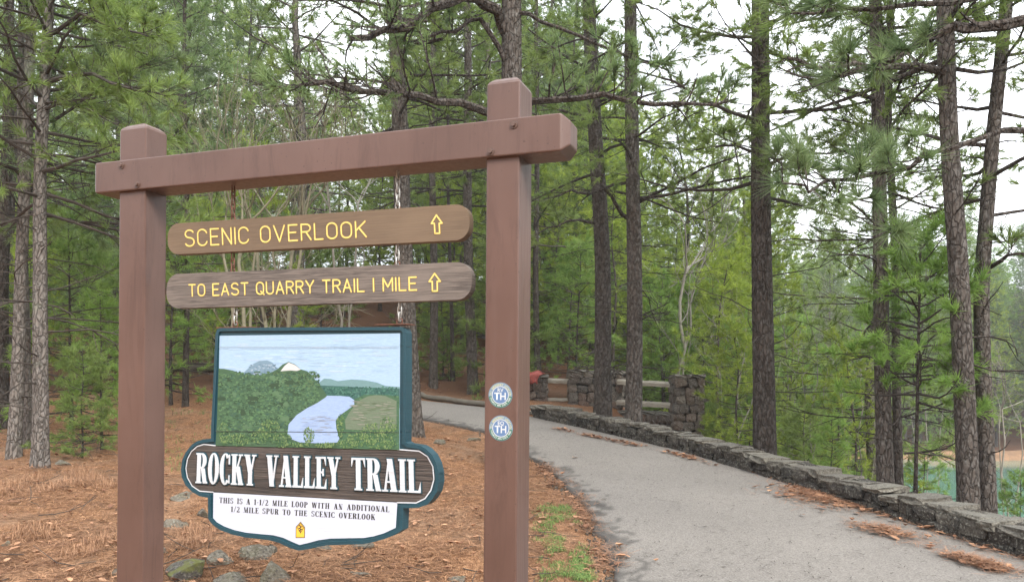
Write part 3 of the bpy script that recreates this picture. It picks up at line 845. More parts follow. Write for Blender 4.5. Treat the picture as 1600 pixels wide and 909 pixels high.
for a in ((540, 640, 60, 70, 150), (480, 680, 50, 50, 100), (610, 700, 60, 50, 110), (340, 700, 90, 40, 120), (772, 680, 32, 62, 110), (700, 735, 60, 14, 60), (870, 735, 70, 16, 90), (1150, 660, 70, 70, 170),
          (1240, 650, 55, 100, 180), (1060, 700, 60, 50, 130), (960, 620, 22, 90, 80), (1000, 725, 60, 30, 90), (270, 660, 30, 80, 80), (1200, 730, 90, 30, 130)): bush(*a)
for (xa, ya, xb_, yb) in ((240, 158, 1306, 155), (222, 655, 1306, 662)):
    slab(pb, [pm(*z1(xa, ya)), pm(*z1(xb_, yb)), pm(*z1(xb_, yb + 3.0)), pm(*z1(xa, ya + 3.0))], -0.0071, 0, 0, color=(.05, .06, .06) if ya > 300 else (.38, .46, .55), side=False)
pb.obj('painting', M['picture'], sgn)

# name band, its white line, the lettering
band = [z1(216, 740), (300.0, 700.5), z2(58, 120), z2(43, 195), z2(58, 270), z2(85, 305), z2(125, 332), z2(205, 336), z2(1300, 396), z2(1415, 398), z2(1465, 372), z2(1500, 325), z2(1518, 260), z2(1512, 185), z2(1480, 125), z2(1430, 90), z2(1300, 82)]
band[1] = z2(110, 62)
b = Buf(); slab(b, [pm(*p) for p in band], -0.001, 0, side=False); b.obj('name_band', M['blast'], sgn)
b = Buf()
k_ = 0
for poly in ([z1(216, 741), z2(150, 52), z2(110, 64), z2(75, 95), z2(52, 140), z2(43, 195), z2(52, 250), z2(80, 300), z2(125, 330), z2(205, 336)],
             [z2(1300, 398), z2(1412, 400), z2(1465, 374), z2(1500, 325), z2(1518, 260), z2(1512, 185), z2(1480, 125), z2(1430, 92), z2(1300, 82)]):
    ribbon(b, [pm(*p) for p in poly], 0.0052, -0.003)
b.obj('white_line', M['letter'], sgn)
nm = quad_map([pm(*z2(104, 281)), pm(*z2(1443, 340)), pm(*z2(1438, 143)), pm(*z2(110, 103))])
for wd_, (a, c_) in (('ROCKY', (0., .290)), ('VALLEY', (.337, .667)), ('TRAIL', (.716, 1.))):
    for ch_, x_, t_ in spans(SER, wd_, .045, .3):
        ua = a + (c_ - a) * x_ / t_; ub = a + (c_ - a) * (x_ + SER[ch_][0]) / t_
        b = Buf(); serif_line(b, ch_, nm, 0, .3, -0.0095, -0.0045, u0=ua, u1=ub); lo = b.obj('letter', M['letter'], sgn)
        b = Buf(); serif_line(b, ch_, nm, 0, .3, -0.0055, 0.0, grow=0.0045, u0=ua, u1=ub); b.obj('letter_backing', M['teal'], lo)
slabp = [z2(205, 338), z2(203, 490), z2(225, 515), z2(270, 540), z2(330, 562), z2(400, 577), z2(480, 585), z2(560, 592), z2(620, 607), z2(670, 630), z2(717, 650), z2(770, 638), z2(830, 622), z2(900, 612), z2(1000, 610), z2(1100, 608), z2(1160, 598), z2(1220, 580), z2(1290, 548), z2(1300, 398)]
b = Buf(); slab(b, [pm(*p) for p in slabp], -0.0016, 0, side=False); b.obj('white_panel', M['white'], sgn)
for txt, q in (('THIS IS A 1-1/2 MILE LOOP WITH AN ADDITIONAL', (z2(240, 400), z2(1252, 455), z2(1253, 421), z2(241, 367))),
               ('1/2 MILE SPUR TO THE SCENIC OVERLOOK', (z2(309, 453), z2(1168, 502), z2(1169, 468), z2(310, 421)))):
    b = Buf(); serif_line(b, txt, quad_map([pm(*p) for p in q]), .07, .42, -0.0022, 0, side=False); b.obj('small_lettering', M['black'], sgn)
# yellow marker emblem: a lozenge with a leafy tree over a square
b = Buf()
E = lambda P, d_, m_: slab(b, [pm(*z2(x, y)) for x, y in P], d_, 0, m_, side=False)
E([(695, 608), (750, 608), (751, 545), (724, 511), (696, 542)], -0.0021, 1)
E([(698, 604), (747, 604), (747, 547), (724, 516), (700, 545)], -0.0024, 0)
E([(724, 518), (744, 548), (724, 582), (703, 546)], -0.0027, 1)
E([(724, 523), (740, 548), (724, 576), (707, 546)], -0.0030, 0)
for k_, (x, y, w_) in enumerate(((720, 534, 6), (728, 541, 8), (718, 549, 9), (728, 556, 8), (720, 562, 6))):
    E([(x - w_, y + 3), (x, y - 3), (x + w_, y - 1), (x + 1, y + 5)], -0.0033 - k_ * 1e-4, 1)
E([(722, 534), (726, 534), (726, 572), (722, 572)], -0.0040, 1)
b.obj('emblem', [M['orange'], M['black']], sgn)
for (xa, xb_, y_, cx) in ((338, 395, 511.8, CH[0]), (586, 640, 509.6, CH[1])):
    a, c_ = pm(xa, y_), pm(xb_, y_)
    zt2 = max(p[1] for p in OL) + 0.0008
    b = Buf(); box(b, (a[0], -0.004, zt2), (c_[0], 0.055, zt2 + 0.004)); b.obj('top_strap', M['rust'], sgn)
    sc = onp(cx, 500, PF)[0] - s0p
    th = np.linspace(0, 2 * math.pi, 15)
    b = Buf(); b.tube(np.stack([sc + .014 * np.cos(th), np.full(15, .026), zt2 + .016 + .014 * np.sin(th)], -1), [.0032] * 15, 5)
    b.obj('eye_bolt', M['rust'], sgn, smooth=True)
    chain('chain', low2(sc + s0p) + .003, zt2 + z0p + .022, sc + s0p, PF + .026, sgn, (s0p, PF, z0p), M['galv'])

# ---------------------------------------------------------------- round stickers on the right-hand post
def text_mesh(name, s, size, mat, xs=1.0, bold=0.0):
    cu = bpy.data.curves.new(name, 'FONT'); cu.body = s; cu.size = size; cu.align_x = 'CENTER'; cu.align_y = 'CENTER'; cu.offset = bold; cu.resolution_u = 2
    o = bpy.data.objects.new(name, cu); COL.objects.link(o)
    dg = bpy.context.evaluated_depsgraph_get(); dg.update()
    me = bpy.data.meshes.new_from_object(o.evaluated_get(dg)); bpy.data.objects.remove(o)
    me.transform(Matrix.Scale(xs, 4, (1, 0, 0))); me.transform(Matrix.Rotation(R(90), 4, 'X'))
    me.materials.clear(); me.materials.append(mat); me.name = name
    return me
def join_meshes(name, parts, mat):
    b = Buf()
    for me, Mx in parts:
        v = np.array([Mx @ x.co for x in me.vertices])
        me.calc_loop_triangles()
        b.add(v, np.array([list(t.vertices) for t in me.loop_triangles]))
    return b.mesh(name, mat)
glyph_cache = {}
def arc_text(name, s, r_, a0, a1, size, mat, inward, d0):
    parts = []
    for i, c_ in enumerate(s):
        if c_ == ' ': continue
        a = R(a0 + (a1 - a0) * i / (len(s) - 1))
        if c_ not in glyph_cache: glyph_cache[c_] = text_mesh('g', c_, 1.0, mat, 0.85, 0.02)
        rot = (a - math.pi / 2) if not inward else (a + math.pi / 2)
        parts.append((glyph_cache[c_], Matrix.Translation((r_ * math.cos(a), d0, r_ * math.sin(a))) @ Matrix.Rotation(-rot, 4, 'Y') @ Matrix.Scale(size, 4)))
    return join_meshes(name, parts, mat)
def ring_mesh(b, r0, r1, a0, a1, d0, mat, n=32):
    A = arc(0, 0, r1, r1, a0, a1, n); B_ = arc(0, 0, r0, r0, a0, a1, n)
    v = [(p[0], d0, p[1]) for p in A + B_]; m = n + 1
    b.add(v, np.array([[i, i + 1, m + i + 1, m + i] for i in range(n)]), None, mat)
RS = 0.0515
for (px, py, top) in ((782, 617, 'RV'), (782.8, 668.6, 'EQ')):
    s_, z_ = onp(px, py)
    b = Buf(); disc(b, 0, 0, RS, -0.0006, 0.0, 40)
    st = b.obj('sticker', M['st_rim'], frame, loc=(s_, -0.0004, z_)); st['label'] = 'round blue and green sticker reading %s TH' % top
    b = Buf(); ring_mesh(b, RS * .70, RS * .97, 187, 353, -0.0010, 0); b.obj('green_band', M['st_green'], st)
    b = Buf(); disc(b, 0, 0, RS * .66, -0.0016, -0.0008, 36); b.obj('centre', M['st_blue'], st)
    b = Buf(); ring_mesh(b, RS * .655, RS * .71, 0, 360, -0.0020, 0, 40); b.obj('white_ring', M['st_white'], st)
    o = link('lettering', text_mesh('lettering', 'TH', RS * .80, M['st_white'], .95, .0008), st, (0, -0.0022, -RS * .12))
    link('lettering', text_mesh('lettering', top, RS * .42, M['st_white'], 1.0, .0004), st, (0, -0.0022, RS * .38))
    link('lettering', arc_text('lettering', '911 EMERGENCY LOCATION', RS * .82, 178, 2, RS * .24, M['st_yellow'], False, -0.0014), st)
    link('lettering', arc_text('lettering', 'PINNACLE MTN STATE PARK', RS * .84, 196, 344, RS * .21, M['st_white'], True, -0.0016), st)
# ---------------------------------------------------------------- stones
def stone_mesh(name, seed, n=2, sq=0.62, rough=0.16, flat=1.0, mat=None, facet=0.0, smooth=False):
    """unit block with worn corners: a gridded cube pulled towards a rounded box and knocked about"""
    r_ = np.random.default_rng(seed)
    g = np.linspace(-1, 1, n + 1)
    P, F, key = [], [], {}
    for ax in range(3):
        for sg in (-1, 1):
            idm = {}
            for i in range(n + 1):
                for j in range(n + 1):
                    p = [0, 0, 0]; p[ax] = sg; p[(ax + 1) % 3] = g[i]; p[(ax + 2) % 3] = g[j]
                    kk = tuple(np.round(p, 4))
                    if kk not in key: key[kk] = len(P); P.append(p)
                    idm[i, j] = key[kk]
            for i in range(n):
                for j in range(n):
                    q = [idm[i, j], idm[i + 1, j], idm[i + 1, j + 1], idm[i, j + 1]]
                    F.append(q if sg > 0 else q[::-1])
    P = np.array(P, float)
    S = P / np.linalg.norm(P, axis=1, keepdims=True)
    P = P * sq + S * (1 - sq) * 1.15
    P += r_.uniform(-rough, rough, P.shape)
    if facet:
        for _ in range(9):      # slice with random planes for an angular rock
            nrm = r_.normal(size=3); nrm /= np.linalg.norm(nrm); d = r_.uniform(facet, facet + .3)
            e = P @ nrm - d; P -= np.outer(np.maximum(e, 0), nrm)
    P[:, 2] *= flat
    b = Buf(); b.add(P * 0.5, np.array(F)); return b.mesh(name, mat, smooth)

SM = [stone_mesh('stone', i, 3, .60, .13, mat=M['stone']) for i in range(12)]
SMW = [stone_mesh('stone', 40 + i, 3, .56, .14, mat=M['stone_warm']) for i in range(12)]
CM = [stone_mesh('cap_stone', 80 + i, 3, .78, .12, mat=M['capstone']) for i in range(8)]
def place(name, me, parent, loc, scale, rz=0.0, rx=0.0, ry=0.0):
    o = link(name, me, parent, loc); o.scale = scale; o.rotation_euler = (rx, ry, rz); return o

# low rubble wall along the path
WL = np.array([(4.85, 3.4), (4.62, 4.6), (4.30, 6.05), (4.13, 6.6), (3.62, 8.1), (3.05, 9.9), (2.4, 11.6), (1.5, 13.25), (.44, 14.8)])
seg = np.r_[0, np.cumsum(np.linalg.norm(np.diff(WL, axis=0), axis=1))]; LW = seg[-1]
def wl(s_):
    p = np.array([np.interp(s_, seg, WL[:, 0]), np.interp(s_, seg, WL[:, 1])]); q = np.array([np.interp(s_ + .15, seg, WL[:, 0]), np.interp(s_ + .15, seg, WL[:, 1])])
    q0 = np.array([np.interp(s_ - .15, seg, WL[:, 0]), np.interp(s_ - .15, seg, WL[:, 1])])
    t = q - q0; t /= np.linalg.norm(t); return p, t, np.array([t[1], -t[0]])     # right-hand normal, away from the path
wall = empty('low_stone_wall', (0, 0, 0), 'long low rubble stone kerb wall curving along the right edge of the path', 'wall')
WT, WHT = 0.34, 0.25
b = Buf(); V = []; ns = 90
for i in range(ns + 1):
    p, t, n = wl(LW * i / ns); 
    for off in (0.05, WT - .04):
        q = p + n * off; z = float(H0(*(p + n * 0.1))); V += [(q[0], q[1], z - .45), (q[0], q[1], z + WHT - .045)]
F = []
for i in range(ns):
    a = 4 * i; c_ = a + 4
    F += [[a, c_, c_ + 1, a + 1], [a + 2, a + 3, c_ + 3, c_ + 2], [a + 1, c_ + 1, c_ + 3, a + 3]]
b.add(V, np.array(F)); b.obj('core', M['mortar'], wall)
s_ = 0.0
while s_ < LW:                                  # cap stones
    L = rnd.uniform(.13, .36); p, t, n = wl(s_ + L / 2); q = p + n * (WT / 2 + rnd.uniform(-.035, .035))
    z = float(H0(*(p + n * .1))) + WHT - .032 + rnd.uniform(-.022, .022)
    place('cap_stone', rnd.choice(CM), wall, (q[0], q[1], z), (L * 1.03, WT * rnd.uniform(1.05, 1.22), rnd.uniform(.055, .10)), math.atan2(t[1], t[0]) + rnd.uniform(-.12, .12), rnd.uniform(-.05, .05), rnd.uniform(-.04, .04))
    s_ += L
for (z0, z1_, side) in ((-.03, .095, 0), (.085, .205, 0), (-.12, .205, 1)):
    s_ = rnd.uniform(-.2, 0)
    while s_ < LW:
        L = rnd.uniform(.07, .27) if not side else rnd.uniform(.3, .5); p, t, n = wl(max(0, s_ + L / 2)); q = p + n * ((0.075 if not side else WT - .075) + rnd.uniform(-.03, .018))
        zb_ = float(H0(*(p + n * .1)))
        hh = (z1_ - z0) * rnd.uniform(.92, 1.18)
        place('stone', rnd.choice(SM), wall, (q[0], q[1], zb_ + (z0 + z1_) / 2 + rnd.uniform(-.012, .012)), (L * 1.05, .18, hh * 1.05), math.atan2(t[1], t[0]) + rnd.uniform(-.08, .08), rnd.uniform(-.12, .12), rnd.uniform(-.12, .12))
        s_ += L

# overlook fence: rubble pillars, timber rails, rubble base
fence = empty('overlook_fence', (1.7, 17.2, 0), 'rustic overlook fence of rubble stone pillars joined by two weathered timber rails', 'fence')
FO = np.array([1.7, 17.2, 0])
def face_stones(parent, p0, p1, z0, z1, n, org, meshes, lo=.16, hi=.30, hh=(.13, .22), rise=0.0):
    """random rubble on one vertical face between plan points p0 and p1"""
    p0, p1 = np.array(p0, float), np.array(p1, float); t = p1 - p0; L = np.linalg.norm(t); t /= L
    z = z0
    while z < z1 - .05:
        h = min(rnd.uniform(*hh), z1 - z + .03); s_ = rnd.uniform(-.08, 0)
        while s_ < L - .05:
            w_ = rnd.uniform(lo, hi); w2 = min(w_, L + .03 - s_); c_ = s_ + w2 / 2
            q = p0 + t * min(max(c_, .04), L - .04) + np.array(n) * rnd.uniform(-.045, -.015)
            place('stone', rnd.choice(meshes), parent, (q[0] - org[0], q[1] - org[1], z + h / 2 - org[2] + rnd.uniform(-.02, .02)), (w2 * .98, .15, h * rnd.uniform(.9, 1.08)), math.atan2(t[1], t[0]) + rnd.uniform(-.06, .06), rnd.uniform(-.1, .1), rnd.uniform(-.3, .3))
            s_ += w2
        z += h
PIL = [((.42, 17.5), .62, .2, 1.74), ((1.78, 17.3), 1.06, .15, 1.84), ((3.40, 15.6), .50, -.75, 1.74), ((2.75, 19.6), .55, -.9, 1.86)]
for k, ((x, y), w_, z0, z1p) in enumerate(PIL):
    hw, hd = w_ / 2, .30
    b = Buf(); box(b, (x - hw + .06 - FO[0], y - hd + .06 - FO[1], z0), (x + hw - .06 - FO[0], y + hd - .06 - FO[1], z1p - .05))
    pil = b.obj('pillar', M['mortar_grey'], fence)
    face_stones(pil, (x - hw, y - hd), (x + hw, y - hd), z0 if k == 2 else .7, z1p - .07, (0, -1), FO, SMW)
    face_stones(pil, (x + hw, y - hd), (x + hw, y + hd), .7, z1p - .07, (1, 0), FO, SMW)
    face_stones(pil, (x - hw, y + hd), (x - hw, y - hd), .7, z1p - .07, (-1, 0), FO, SMW)
    s_ = x - hw - .03
    while s_ < x + hw:
        L = min(rnd.uniform(.3, .5), x + hw + .05 - s_)
        place('cap_stone', rnd.choice(CM), pil, (s_ + L / 2 - FO[0], y - FO[1], z1p - .02 + rnd.uniform(-.01, .01)), (L * 1.04, 2 * hd + .1, .09)); s_ += L
def rail(p, q, z0, z1, r_=.055):
    p, q = np.array(p), np.array(q)
    b = Buf(); t = (q - p); L = np.linalg.norm(t); t /= L; n = np.array([-t[1], t[0]])
    V = []
    for i in range(9):
        f = i / 8; c_ = p + t * L * f + n * rnd.uniform(-.006, .006); z = z0 + (z1 - z0) * f + rnd.uniform(-.006, .006)
        for (a, e) in ((-1, -1), (-1.05, .2), (-.7, 1), (.7, 1), (1.05, .2), (1, -1)):
            V.append((c_[0] + n[0] * a * r_ * 1.25 - FO[0], c_[1] + n[1] * a * r_ * 1.25 - FO[1], z + e * r_))
    F = [[6 * i + j, 6 * i + (j + 1) % 6, 6 * i + 6 + (j + 1) % 6, 6 * i + 6 + j] for i in range(8) for j in range(6)]
    b.add(V, np.array(F)); b.obj('rail', M['rail'], fence)
for (p, q, za, zb_) in (((.6, 17.45), (1.45, 17.3), 1.63, 1.62), ((.6, 17.45), (1.45, 17.3), 1.20, 1.20), ((2.2, 17.1), (3.2, 15.75), 1.62, 1.56), ((2.2, 17.1), (3.2, 15.75), 1.19, 1.15),
                        ((2.1, 17.6), (2.6, 19.4), 1.66, 1.66), ((2.1, 17.6), (2.6, 19.4), 1.2, 1.2)): rail(p, q, za, zb_)
for (p, q, z0, z1b) in (((.62, 17.22), (1.4, 17.1), .72, 1.0), ((2.2, 16.95), (3.25, 15.4), -.2, .98), ((.47, 15.2), (.35, 17.3), .8, 1.0)):
    p, q = np.array(p), np.array(q); t = (q - p) / np.linalg.norm(q - p); n = np.array([t[1], -t[0]])
    b = Buf(); V = [(c_[0] - n[0] * o_ - FO[0], c_[1] - n[1] * o_ - FO[1], z) for c_ in (p, q) for o_ in (.05, .4) for z in (z0 - .5, z1b - .04)]
    b.add(V, BOXF); bw = b.obj('base_wall', M['mortar_grey'], fence)
    face_stones(bw, p, q, z0, z1b - .05, n, FO, SMW)
    L = np.linalg.norm(q - p); s_ = 0
    while s_ < L:
        w_ = min(rnd.uniform(.3, .5), L - s_ + .02); c_ = p + t * (s_ + w_ / 2) - n * .2
        place('cap_stone', rnd.choice(CM), bw, (c_[0] - FO[0], c_[1] - FO[1], z1b), (w_ * 1.04, .46, .075), math.atan2(t[1], t[0])); s_ += w_

# red jacket slung over the first pillar
b = Buf(); nu, nv = 15, 12; V = []
for i in range(nu):
    for j in range(nv):
        f, g_ = i / (nu - 1), j / (nv - 1)
        s_ = (f - .35) * .55
        z = 1.80 - max(0, s_) ** 1.0 * .55 if s_ < .3 else 1.80 - .165 - (s_ - .3) * 1.2
        y = 17.32 - (.30 if s_ > 0 else s_ * .2) * min(1, max(0, s_) / .2 + .3) - .06 * math.sin(g_ * 9 + f * 3)
        V.append((.42 + (g_ - .5) * (.56 - .35 * f) + .03 * math.sin(f * 7), y - .05, z + .02 * math.sin(g_ * 11) + .015 * math.sin(f * 13)))
F = [[i * nv + j, i * nv + j + 1, (i + 1) * nv + j + 1, (i + 1) * nv + j] for i in range(nu - 1) for j in range(nv - 1)]
b.add(V, np.array(F)); jk = b.obj('jacket', M['red'], smooth=True)
md = jk.modifiers.new('cloth', 'SOLIDIFY'); md.thickness = .018
tag(jk, 'red jacket slung over the stone pillar just right of the tall brown post', 'jacket')

# timber edging on the uphill side of the path and the fallen log
def log(name, pts, r_, mat, label, cat):
    pts = np.array(pts, float); n = 14; f = np.linspace(0, 1, n); ss = np.linspace(0, 1, len(pts))
    P = np.stack([np.interp(f, ss, pts[:, k]) for k in range(3)], -1); P[:, 2] += rng.uniform(-.01, .01, n)
    org = P[0].copy(); b = Buf(); b.tube(P - org, r_ * rng.uniform(.9, 1.05, n), 10)
    b.flush(); k = 10
    b.add((P[0] - org) + np.array([[0, 0, 0]]) + np.array([[0, r_ * .9 * math.cos(a), r_ * .9 * math.sin(a)] for a in np.arange(10) * math.pi / 5]), np.array([list(range(10))]))
    o = b.obj(name, mat, loc=tuple(org), smooth=True); return tag(o, label, cat)
def gz_(x, y, dz=0): return (x, y, float(H(x, y)) + dz)
log('edging_log', [gz_(-.1, 15.9, .05), gz_(-1.8, 17.05, .05), gz_(-2.4, 18.2, .05)], .06, M['old_log'], 'weathered log edging the far uphill side of the path behind the sign', 'log')
log('edging_log', [gz_(-5.2, 19.0, .05), gz_(-5.6, 21, .05), gz_(-5.9, 23, .05)], .06, M['old_log'], 'weathered log edging continuing uphill behind the large painted sign', 'log')
log('fallen_log', [gz_(-11.5, 20.2, .10), gz_(-9.3, 19.9, .10), gz_(-7.3, 20.2, .12)], .12, M['old_log'], 'grey fallen log lying on the pine straw behind the left-hand post', 'log')

# ---------------------------------------------------------------- trees
def unit(v):
    v = np.asarray(v, float); return v / (np.linalg.norm(v, axis=-1, keepdims=True) + 1e-9)
def tufts(b, pos, ax, rg, n=40, L=.16, w_=.004, spread=.75, back=.10, tint_lo=0.15, tint_hi=.9):
    """bursts of needles round shoot tips"""
    pos, ax = np.asarray(pos), unit(ax); m = len(pos)
    if not m: return
    d = unit(ax[:, None] * 1.0 + unit(rg.normal(size=(m, n, 3))) * (spread * rg.uniform(.5, 1.4, (m, n, 1))) + np.array([0, 0, .12]))
    base = pos[:, None] - ax[:, None] * rg.uniform(0, back, (m, n, 1))
    Ln = L * rg.uniform(.6, 1.1, (m, n, 1)) * rg.uniform(.5, 1.2, (m, 1, 1))
    side = unit(np.cross(d, rg.normal(size=(m, n, 3)))) * (w_ / 2)
    tip = base + d * Ln; tip[..., 2] -= (Ln[..., 0] * .10) * (1 - d[..., 2] ** 2)
    V = np.stack([base - side, base + side, tip], 2).reshape(-1, 3)
    tn = np.clip(rg.uniform(tint_lo, tint_hi, (m, 1)) + rg.uniform(-.15, .15, (m, n)), 0, 1)
    b.add(V, np.arange(len(V)).reshape(-1, 3), np.repeat(tn.ravel(), 3))
def spl(p0, d0, L, rg, n=5, up=0.0, wob=.12):
    """bent polyline"""
    P = [np.array(p0, float)]; d = unit(d0)
    for i in range(n - 1):
        d = unit(d + rg.normal(size=3) * wob + np.array([0, 0, up])); P.append(P[-1] + d * L / (n - 1))
    return np.array(P)
def dress(bw, T, P, r0, rg, nsub, sub_len, start=.35, twigs=3, tuft_p=1.0, up=.05, sides=4, flat=.35, r1=.25):
    """one limb: tube, side shoots with twigs, tuft positions collected in T"""
    n = len(P); bw.tube(P, np.linspace(r0, r0 * r1, n), 6 if r0 > .02 else sides)
    tot = np.linalg.norm(P[-1] - P[0])
    for i in range(nsub):
        f = start + (1 - start) * (i + rg.uniform(.1, .9)) / nsub; x = f * (n - 1); k = min(int(x), n - 2)
        p = P[k] + (P[k + 1] - P[k]) * (x - k); t = unit(P[k + 1] - P[k])
        s_ = unit(np.cross(t, [0, 0, 1])) * rg.choice([-1, 1]); d = unit(t * rg.uniform(.4, 1.0) + s_ * rg.uniform(.5, 1.1) + np.array([0, 0, rg.normal() * flat + up]))
        L = sub_len * rg.uniform(.6, 1.2) * (1.15 - .5 * f)
        Q = spl(p, d, L, rg, 4, up, .18); rr = r0 * .38 * (1 - .5 * f)
        bw.tube(Q, np.linspace(rr, rr * .4, 4), 3)
        live = rg.random() < tuft_p
        if live: T.append((Q[-1], Q[-1] - Q[-2]))
        for j in range(twigs):
            g = rg.uniform(.3, 1.0); kk = min(int(g * 3), 2); q = Q[kk] + (Q[kk + 1] - Q[kk]) * (g * 3 - kk)
            dd = unit(unit(Q[kk + 1] - Q[kk]) + rg.normal(size=3) * .7 + np.array([0, 0, up * 2])); q2 = q + dd * L * rg.uniform(.2, .5)
            bw.tube(np.array([q, (q + q2) / 2 + rg.normal(size=3) * .01, q2]), [rr * .5, rr * .4, rr * .25], 3)
            if live: T.append((q2, q2 - q))
    if tuft_p > 0: T.append((P[-1], P[-1] - P[-2]))
def plates(th, z, nc, cell):
    """bark plates: 0 in the furrows, 1 on the plates"""
    wz = (vn(np.sin(th) * 3, z, 4.0, 61) - .5) * 1.5; wy = (vn(np.cos(th) * 3, z, 6.0, 62) - .5) * 1.4
    u_ = th / (2 * math.pi) * nc + wz * np.sin(th) ** 2; v_ = z / cell + wy
    ui, vi = np.floor(u_), np.floor(v_); F1 = np.full(u_.shape, 9.); F2 = F1.copy()
    for a in (-1, 0, 1):
        for c_ in (-1, 0, 1):
            cu, cv = ui + a, vi + c_; cm = np.mod(cu, nc)
            h1 = np.sin(cm * 12.9898 + cv * 78.233) * 43758.5; h1 -= np.floor(h1); h2 = np.sin(cm * 39.3 + cv * 11.13) * 24634.6; h2 -= np.floor(h2)
            d = np.hypot(cu + .15 + .7 * h1 - u_, cv + .15 + .7 * h2 - v_)
            F2 = np.where(d < F1, F1, np.minimum(F2, d)); F1 = np.minimum(F1, d)
    return np.clip((F2 - F1) / .28, 0, 1)
def trunk_mesh(pts, r0, r1, mat, detail=True, flare=.3, seed=0):
    """tapering trunk through the given points with plated bark"""
    pts = np.array(pts, float); zz = np.r_[0, np.cumsum(np.linalg.norm(np.diff(pts, axis=0), axis=1))]
    L = zz[-1]; rows = int(min(L, 9.5) / .035) if detail else 16; k = 40 if detail else 9
    if detail and r0 < .09: k = 24
    s_ = np.linspace(0, min(L, 9.5), rows) if detail else np.linspace(0, L, rows)
    if detail and L > 9.5: s_ = np.r_[s_, np.linspace(9.8, L, 12)]
    def sm(c_): 
        v = np.interp(s_, zz, pts[:, c_]); w_ = np.interp(s_ - .25, zz, pts[:, c_]) ; x = np.interp(s_ + .25, zz, pts[:, c_]); return (v + w_ + x) / 3
    C = np.stack([sm(0), sm(1), np.interp(s_, zz, pts[:, 2])], -1)
    C[:, 0] += np.sin(s_ * .9 + seed) * .02; C[:, 1] += np.cos(s_ * .7 + seed) * .02
    th = np.arange(k) * 2 * math.pi / k
    rr = (r0 + (r1 - r0) * (s_ / L) ** .8) * (1 + flare * np.exp(-s_ / .22))
    Rr = rr[:, None] * np.ones(k)
    Rr *= 1 + .16 * np.exp(-s_[:, None] / .3) * np.sin(th[None] * 5 + seed)
    if detail:
        nc = max(9, int(2 * math.pi * r0 / .03)); pl = plates(np.broadcast_to(th[None], Rr.shape), s_[:, None] * np.ones(k) + seed, nc, .095)
        Rr += (pl - .7) * np.minimum(.009, rr * .065)[:, None] + rng.uniform(-.0015, .0015, Rr.shape)
    V = np.stack([C[:, :1] + Rr * np.cos(th), C[:, 1:2] + Rr * np.sin(th), np.broadcast_to(C[:, 2:3], Rr.shape)], -1)
    idx = np.arange(V.shape[0] * k).reshape(-1, k)
    q = np.stack([idx[:-1], np.roll(idx[:-1], -1, 1), np.roll(idx[1:], -1, 1), idx[1:]], -1).reshape(-1, 4)
    b = Buf(); b.add(V, q); return b.mesh('trunk', mat, smooth=True), C, s_
def pt_on(C, s_, z):
    return np.array([np.interp(z, s_, C[:, i]) for i in range(3)])
